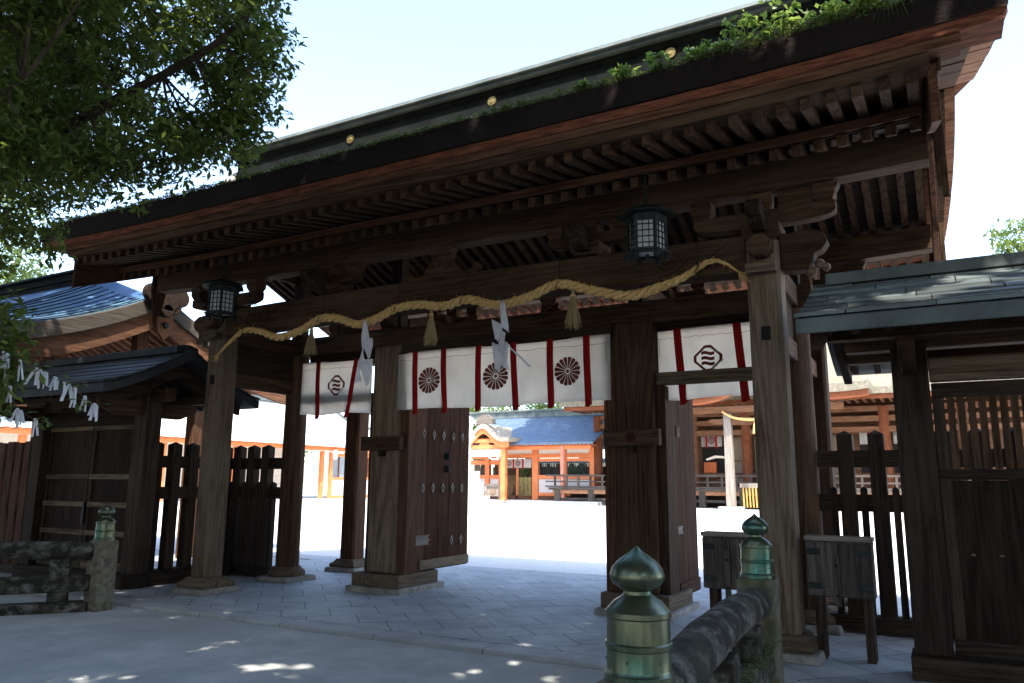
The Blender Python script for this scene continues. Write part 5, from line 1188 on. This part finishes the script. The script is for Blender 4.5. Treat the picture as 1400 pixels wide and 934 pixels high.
# main worship hall with railed veranda
hh = thing('worship_hall', (-12, 57, -.05), 'brown timber worship hall with bark roof and railed veranda beyond the courtyard', 'hall')
H = lambda ax: wood('hall', ax); G = lambda ax: wood('box', ax)
bx(hh, 'veranda_floor', G('x'), -26.2, 6, 53.0, 57, 1.06, 1.22); bx(hh, 'veranda_beam', wood('hall_lit', 'x'), -25.9, 6, 53.1, 53.3, .78, 1.058); bx(hh, 'foot_rail', G('x'), -25.6, 6, 53.15, 53.32, .30, .48)
for i in range(12):
    x = -25.5 + 2.75 * i; bx(hh, 'veranda_post', G('z'), x - .22, x + .22, 53.05, 53.45, -.05, 1.058)
for z, h in ((1.62, .10), (2.05, .13)): bx(hh, 'railing_bar', G('x'), -26.5, 6, 53.12, 53.26, z, z + h)
bx(hh, 'railing_bar', G('x'), -26.5, 6, 53.10, 53.28, 1.24, 1.36)
for i in range(33): bx(hh, 'baluster', G('z'), -25.8 + .97 * i, -25.66 + .97 * i, 53.13, 53.25, 1.362, 2.048)
bx(hh, 'under_board', wood('dark', 'x'), -25, 6, 54.4, 54.5, -.05, 1.05)
for i, x in enumerate((-22.9, -15.5, -11.75, -7.4, -3.0, 1.4)):
    m = MB(); m.tube([(x, 55.0, 1.22), (x, 55.0, 6.6)], .34, 16); m.build('column', H('z') if i % 2 else wood('rust', 'z'), hh, smooth=True)
bx(hh, 'wall', H('x'), -22.4, 5, 56.0, 56.1, 1.22, 8.0)
for z in (2.0, 4.85, 5.75): bx(hh, 'wall_beam', H('x'), -22.4, 5, 55.8, 55.998, z, z + .34)
for z in (4.95, 5.65, 6.3): bx(hh, 'head_beam', H('x'), -23.2, 5.5, 54.8, 55.25, z, z + .36)
for x0, x1 in ((-15.15, -13.5), (-4.6, -3.3), (-2.6, -.9)): bx(hh, 'opening', M_DARKIN, x0, x1, 55.93, 55.995, 2.35, 4.84)  # dark panels on the wall, painted shade of the doorways
for x0 in (-13.4, -11.4, -6.6):
    d = bx(hh, 'panel_door', wood('pale', 'z'), x0, x0 + 1.65, 55.90, 55.99, 1.6, 4.84)
    for z in (1.62, 3.1, 4.66): bx(hh, 'rail', wood('pale', 'x'), x0 + .13, x0 + 1.52, 55.86, 55.898, z, z + .16, parent=d)
    for xx in (x0, x0 + 1.52): bx(hh, 'stile', wood('pale', 'z'), xx, xx + .13, 55.855, 55.898, 1.6, 4.84, parent=d)
bx(hh, 'cushion', M_LACQUER, -15.0, -14.1, 55.7, 55.9, 2.36, 3.1)
m = MB(); cv = [(51.6, 7.10), (53, 7.75), (55, 8.9), (57, 10.3), (59, 12.0), (60.5, 13.6)]
m.prism([(y, z + .42) for y, z in cv] + [(y, z) for y, z in reversed(cv)], (-24.6, 0, 0), (1e-9, 1, 0), (0, 0, 1), (32, 0, 0)); r = m.build('roof', M_THATCH, hh)
m = MB(); m.prism([(y + .15, z - .003) for y, z in cv[:4]] + [(y + .15, z - .30) for y, z in reversed(cv[:4])], (-24.3, 0, 0), (0, 1, 0), (0, 0, 1), (31.4, 0, 0)); m.build('eave_layer', wood('rust', 'x'), r)
m = MB(); m.box(-25, 8, 60.0, 61.2, 13.5, 14.6); m.build('ridge', M_COPPER, r)
for i in range(60): bx(hh, 'rafter', H('y'), -24 + .5 * i, -23.86 + .5 * i, 52.0, 55, 6.85, 7.0)
# entrance canopy in front
m = MB(); n = 20; us = [-6.2 + 12.4 * i / n for i in range(n + 1)]; kx = -9.45
kz2 = lambda u: 6.85 + .35 * math.exp(-(u / 2.2) ** 2) * 3.2 + .25 * (abs(u) / 6.2) ** 3
m.prism([(u, kz2(u)) for u in us] + [(u, kz2(u) + .5) for u in reversed(us)], (kx, 48.4, 0), (1, 0, 0), (0, 0, 1), (0, 5.5, 0)); cr_ = m.build('canopy_roof', M_THATCH, hh)
m = MB(); m.prism([(u * .985, kz2(u) - .004) for u in us] + [(u * .985, kz2(u) - .42) for u in reversed(us)], (kx, 48.55, 0), (1, 0, 0), (0, 0, 1), (0, .3, 0)); m.build('bargeboard', wood('rust', 'x'), cr_)
for s in (-1, 1):
    x = kx + s * 2.35; m = MB(); m.frus((x, 50), .15, 6.05, .27, .24); m.build('canopy_post', wood('grey', 'z'), hh, bevel=.05)
    bx(hh, 'post_base', M_WHITESTONE, x - .7, x + .7, 49.4, 50.6, -.05, .15, bevel=.03)
    m = MB(); m.prism([(0, -.14), (.5, -.16), (.85, -.05), (1.1, .08), (.9, .2), (0, .2)], (x + s * .2, 49.9, 5.5), (s, 0, 0), (0, 0, 1), (0, .2, 0)); m.build('carved_nose', H('x'), hh)
bx(hh, 'canopy_beam', H('x'), kx - 2.1, kx + 2.1, 49.85, 50.15, 5.3, 5.75); bx(hh, 'canopy_beam', H('x'), kx - 4.6, kx + 4.6, 49.8, 50.2, 6.08, 6.5)
m = MB(); m.prism([(-.95, 0), (-.35, .22), (.25, .16), (.25, .02), (-.3, .06), (-.9, -.09)], (-12.3, 49.75, 3.15), (1, 0, 0), (0, 0, 1), (0, .25, 0)); m.build('post_bracket', wood('grey', 'x'), hh)
t = thing('sacred_rope', (kx, 49.7, 5.7), 'pale straw rope with a tassel strung between the canopy posts of the far hall', 'rope'); P = [(kx - 2.6, 49.6, 6.15), (kx - 1.9, 49.6, 5.75), (kx - .8, 49.6, 5.58), (kx + .8, 49.6, 5.58), (kx + 1.9, 49.6, 5.8), (kx + 2.6, 49.6, 6.15)]
m = MB(); m.tube([cat(P, i / 24) for i in range(25)], [.06 + .04 * math.sin(math.pi * i / 24) for i in range(25)], 8); m.build('rope', M_ROPE, t, smooth=True)
m = MB(); m.tube([(kx - .55, 49.6, 5.5), (kx - .55, 49.6, 5.2), (kx - .55, 49.6, 4.7)], [.05, .14, .2], 8); m.build('tassel', M_ROPE, t)
m = MB()
for k in range(3): m.box(kx + .5 + .05 * k, kx + .85 + .05 * k, 49.55, 49.58, 5.2 - .36 * k, 5.55 - .36 * k)
m.build('paper', M_PAPER, t)
far_noren(-15.1, -13.6, 55.6, 4.2, 5.1, [-14.7, -14.0], [-14.35], 'white crested curtain over the dark doorway of the far worship hall', .26)
far_noren(-4.55, -3.35, 55.6, 4.2, 5.1, [-4.0], [], 'white curtain over the right doorway of the worship hall, left of the fence paling', .26)
far_noren(-2.55, -.95, 55.6, 4.2, 5.1, [-1.8], [], 'rightmost white curtain on the far worship hall', .26)
t = thing('offering_box', (-10.4, 51.5, 0), 'brown offering box with a pale grid top in front of the worship hall', 'box')
m = MB(); m.box(-11.5, -9.2, 51.2, 52.2, 1.35, 1.62); m.build('grid_top', wood('grey', 'x'), t); m = MB(); m.box(-10.4, -9.3, 51.3, 52.1, .1, 1.34); m.build('body', wood('rust', 'x'), t)
m = MB()
for i in range(5): m.tube([(-11.3 + .2 * i, 51.2, 1.34), (-11.25 + .2 * i, 51.1, .1)], .055, 6)
m.build('straw_fringe', noisy('yellow_cord', (.42, .22, .05), (.52, .30, .09), 5, .8, .1), t)

# long hall on the left of the courtyard
lh = thing('long_hall', (-49, 45, -.05), 'long low hall with broad pale roof and vermilion posts left of the courtyard', 'hall')
X0 = -47.0
bx(lh, 'floor', M_WHITESTONE, -56, X0 + .5, 24, 75, -.3, .1)
m = MB(); cv = [(1.2, 4.75), (-.5, 5.55), (-2.2, 6.75), (-4.0, 8.5), (-8, 5.6), (-8, 5.4), (-4, 8.2), (1.2, 4.5)]
m.prism([(a + X0, b) for a, b in cv], (0, 20, 0), (1, 0, 0), (0, 0, 1), (0, 58, 0)); r = m.build('roof', M_PALEROOF, lh)
m = MB(); m.box(X0 - 4.35, X0 - 3.65, 20, 78, 8.4, 8.95); m.build('ridge', M_COPPER, r)
m = MB(); m.tube([(X0 - 3.7, 55.5, 8.6), (X0 - 2.6, 57, 7.3), (X0 - 1.2, 60, 6.3), (X0 + .9, 62, 5.2)], .12, 6); m.build('descending_ridge', M_COPPER, r)
bx(lh, 'eave_beam', M_ORANGE, X0 + .45, X0 + .7, 20, 78, 4.15, 4.42)
for i in range(90): bx(lh, 'rafter', M_ORANGE, X0 - 1, X0 + 1.1, 21 + .62 * i, 21.16 + .62 * i, 4.42, 4.52)
bx(lh, 'wall', M_PLASTER, X0 - 3.0, X0 - 2.8, 20, 49.2, .1, 4.4)
for i in range(17):
    y = 22.4 + 3.15 * i; bx(lh, 'post', M_ORANGE, X0 - .15, X0 + .15, y - .18, y + .18, .1, 4.15)
for y in (51.4, 54.6): bx(lh, 'bay_post', M_ORANGE, X0 + .3, X0 + .55, y - .16, y + .16, .1, 4.1)
bx(lh, 'sill_beam', M_ORANGE, X0 + .3, X0 + .5, 51.4, 70, 1.70, 1.92); bx(lh, 'lower_panel', M_PLASTER, X0 + .35, X0 + .42, 51.4, 70, .35, 1.69); bx(lh, 'foot_beam', M_ORANGE, X0 + .3, X0 + .5, 51.4, 70, .1, .34)
bx(lh, 'beam', M_ORANGE, X0 + .3, X0 + .5, 51.4, 70, 3.72, 4.0); bx(lh, 'window_pane', M_GLASS, X0 + .33, X0 + .37, 51.56, 70, 1.93, 3.71)
for i in range(14): bx(lh, 'mullion', wood('rust', 'z'), X0 + .38, X0 + .48, 52.4 + 1.0 * i, 52.5 + 1.0 * i, 1.93, 3.71)
t = thing('hanging_lantern', (-45.9, 51.2, 3.6), 'small lantern under the eave corner of the left hall', 'lantern'); m = MB(); m.lathe((-45.9, 51.2, 3.45), [(.16, 0), (.2, .1), (.2, .5), (.36, .55), (.1, .8)], 6); m.build('body', M_WINDOWPAPER, t); m = MB(); m.tube([(-45.9, 51.2, 4.2), (-45.9, 51.2, 4.45)], .02, 5); m.build('hook', M_IRON, t)

# ------------------------------------------------------------------ trees behind the precinct
def far_tree(*a, **k): return tree('broadleaf_tree', *a, group='trees behind the precinct', **k)
far_tree((-47, 22, 0), 19, 6, 'sunlit yellow green tree at the far left behind the corridor roof', m=M_LEAFL, seed=31, nleaf=9000, leaf=.34)
far_tree((8.0, 58, 0), 22.2, 5.0, 'tall pale green tree at the right edge above the small gate roof', m=M_LEAFL, seed=32, nleaf=7000, leaf=.4)
far_tree((3.2, 64, 0), 18.2, 4.0, 'lower green tree just right of the gate roof verge', m=M_LEAFL, seed=33, nleaf=5000, leaf=.4)
for i, (x, y, h, c, lab, mt) in enumerate([(-62, 84, 13, 6, 'green tree behind the left hall roof', M_LEAFM), (-47, 78, 12.5, 5.5, 'light green tree behind the karahafu porch', M_LEAFL), (-40, 76, 12, 5, 'dark green tree behind the middle of the blue roof', M_LEAFM), (-33.5, 76, 12, 5, 'green tree behind the right part of the blue roof', M_LEAFM), (-70, 70, 12, 6, 'green tree above the far end of the left hall', M_LEAFL), (-54, 88, 12, 6, 'green tree in the gap between the two vermilion halls', M_LEAFL)]):
    far_tree((x, y, 0), h, c, lab, m=mt, seed=50 + i, nleaf=4500, leaf=.42)
# the grove behind the visitor, whose crowns shade the approach
SH = 'shade trees over the approach'
GAPS = [((-5.60, 5.20, 0), .13), ((-5.25, 5.40, 0), .15), ((-5.05, 5.28, 0), .10), ((-6.10, 4.45, 0), .14), ((-6.35, 4.15, 0), .12), ((-6.75, 4.30, 0), .08), ((-3.72, 6.72, 0), .07), ((-5.9, 9.35, 0), .16), ((-2.75, 9.0, .0), .12),
        ((-.35, 7.0, 3.15), .14), ((.05, 6.85, 3.1), .16), ((.45, 7.2, 3.25), .12), ((.75, 6.6, 3.0), .14), ((.2, 7.4, 3.35), .10), ((-.55, 6.6, 3.0), .12), ((.62, 7.45, 3.35), .1),
        ((-14.7, 8.9, 5.3), .12), ((-15.3, 8.4, 5.2), .1), ((-16.5, 9.2, 5.2), .2), ((-17.5, 9.2, 5.2), .2)]
GAPS += [((-2.5 + .3 * k, 6.30, 5.52), .12) for k in range(9)]
GAPS = [(a, b + (.09 if a[2] < .1 else (.16 if a[2] < 4 else .03))) for a, b in GAPS]
rgp = random.Random(77)
GAPS += [((rgp.uniform(-6.6, -4.4), rgp.uniform(2.6, 4.9), rgp.uniform(4.3, 6.2)), rgp.uniform(.15, .32)) for _ in range(6)]
GAPS += [((-5.5 + .9 * k, 3.6 + .25 * (k % 3), 5.2), .12) for k in range(3)]
for i, (x, y, h, c, lab, *of) in enumerate([(-6.0, .7, 14.5, 5.4, 'broad shade tree standing over the left of the approach'), (3.2, -3.2, 15, 5.4, 'broad shade tree leaning over the middle of the approach', (-2.7, 4.0)), (6.8, .8, 14, 5.2, 'broad shade tree standing over the right of the approach'), (-11.8, .2, 14, 5.2, 'broad shade tree at the far left of the approach'), (11.2, 4.2, 14, 4.4, 'broad shade tree beside the right wall'), (-2.6, -4.4, 14, 5, 'shade tree behind the two middle ones'), (4.0, -4.2, 14, 5, 'shade tree behind the right pair'), (-16.3, 5.0, 14, 4.8, 'shade tree over the roof of the left corridor'), (4.4, 4.2, 14, 4.0, 'shade tree beside the small right gate')]):
    tree('shade_tree', (x, y, -.05), h, c, lab, leaf=.38, nleaf=15000, m=M_LEAFD, seed=70 + i, nb=46, group=SH, crown_z=10.8, off=of[0] if of else (0, 0), gaps=GAPS)
# the grove that closes the view behind the visitor
for i in range(15):
    if i in (3, 5, 7, 9, 11): continue
    a = math.radians(-172 + 164 * i / 14); x, y = -1 + 20 * math.cos(a), 3 + 15 * math.sin(a)
    tree('grove_tree', (x, y, -.05), 15, 4.6, 'evergreen of the grove behind the approach', leaf=.6, nleaf=5500, m=M_LEAFD, seed=100 + i, nb=30, group='grove behind the approach', crown_z=7.0)
tree('broadleaf_tree', (-17.4, 49.5, -.05), 20, 6.0, 'tall tree by the left end of the worship hall, shading the blue roof', leaf=.5, nleaf=9000, m=M_LEAFM, seed=91, group='trees behind the precinct', crown_z=14.5, off=(-5.4, .6))
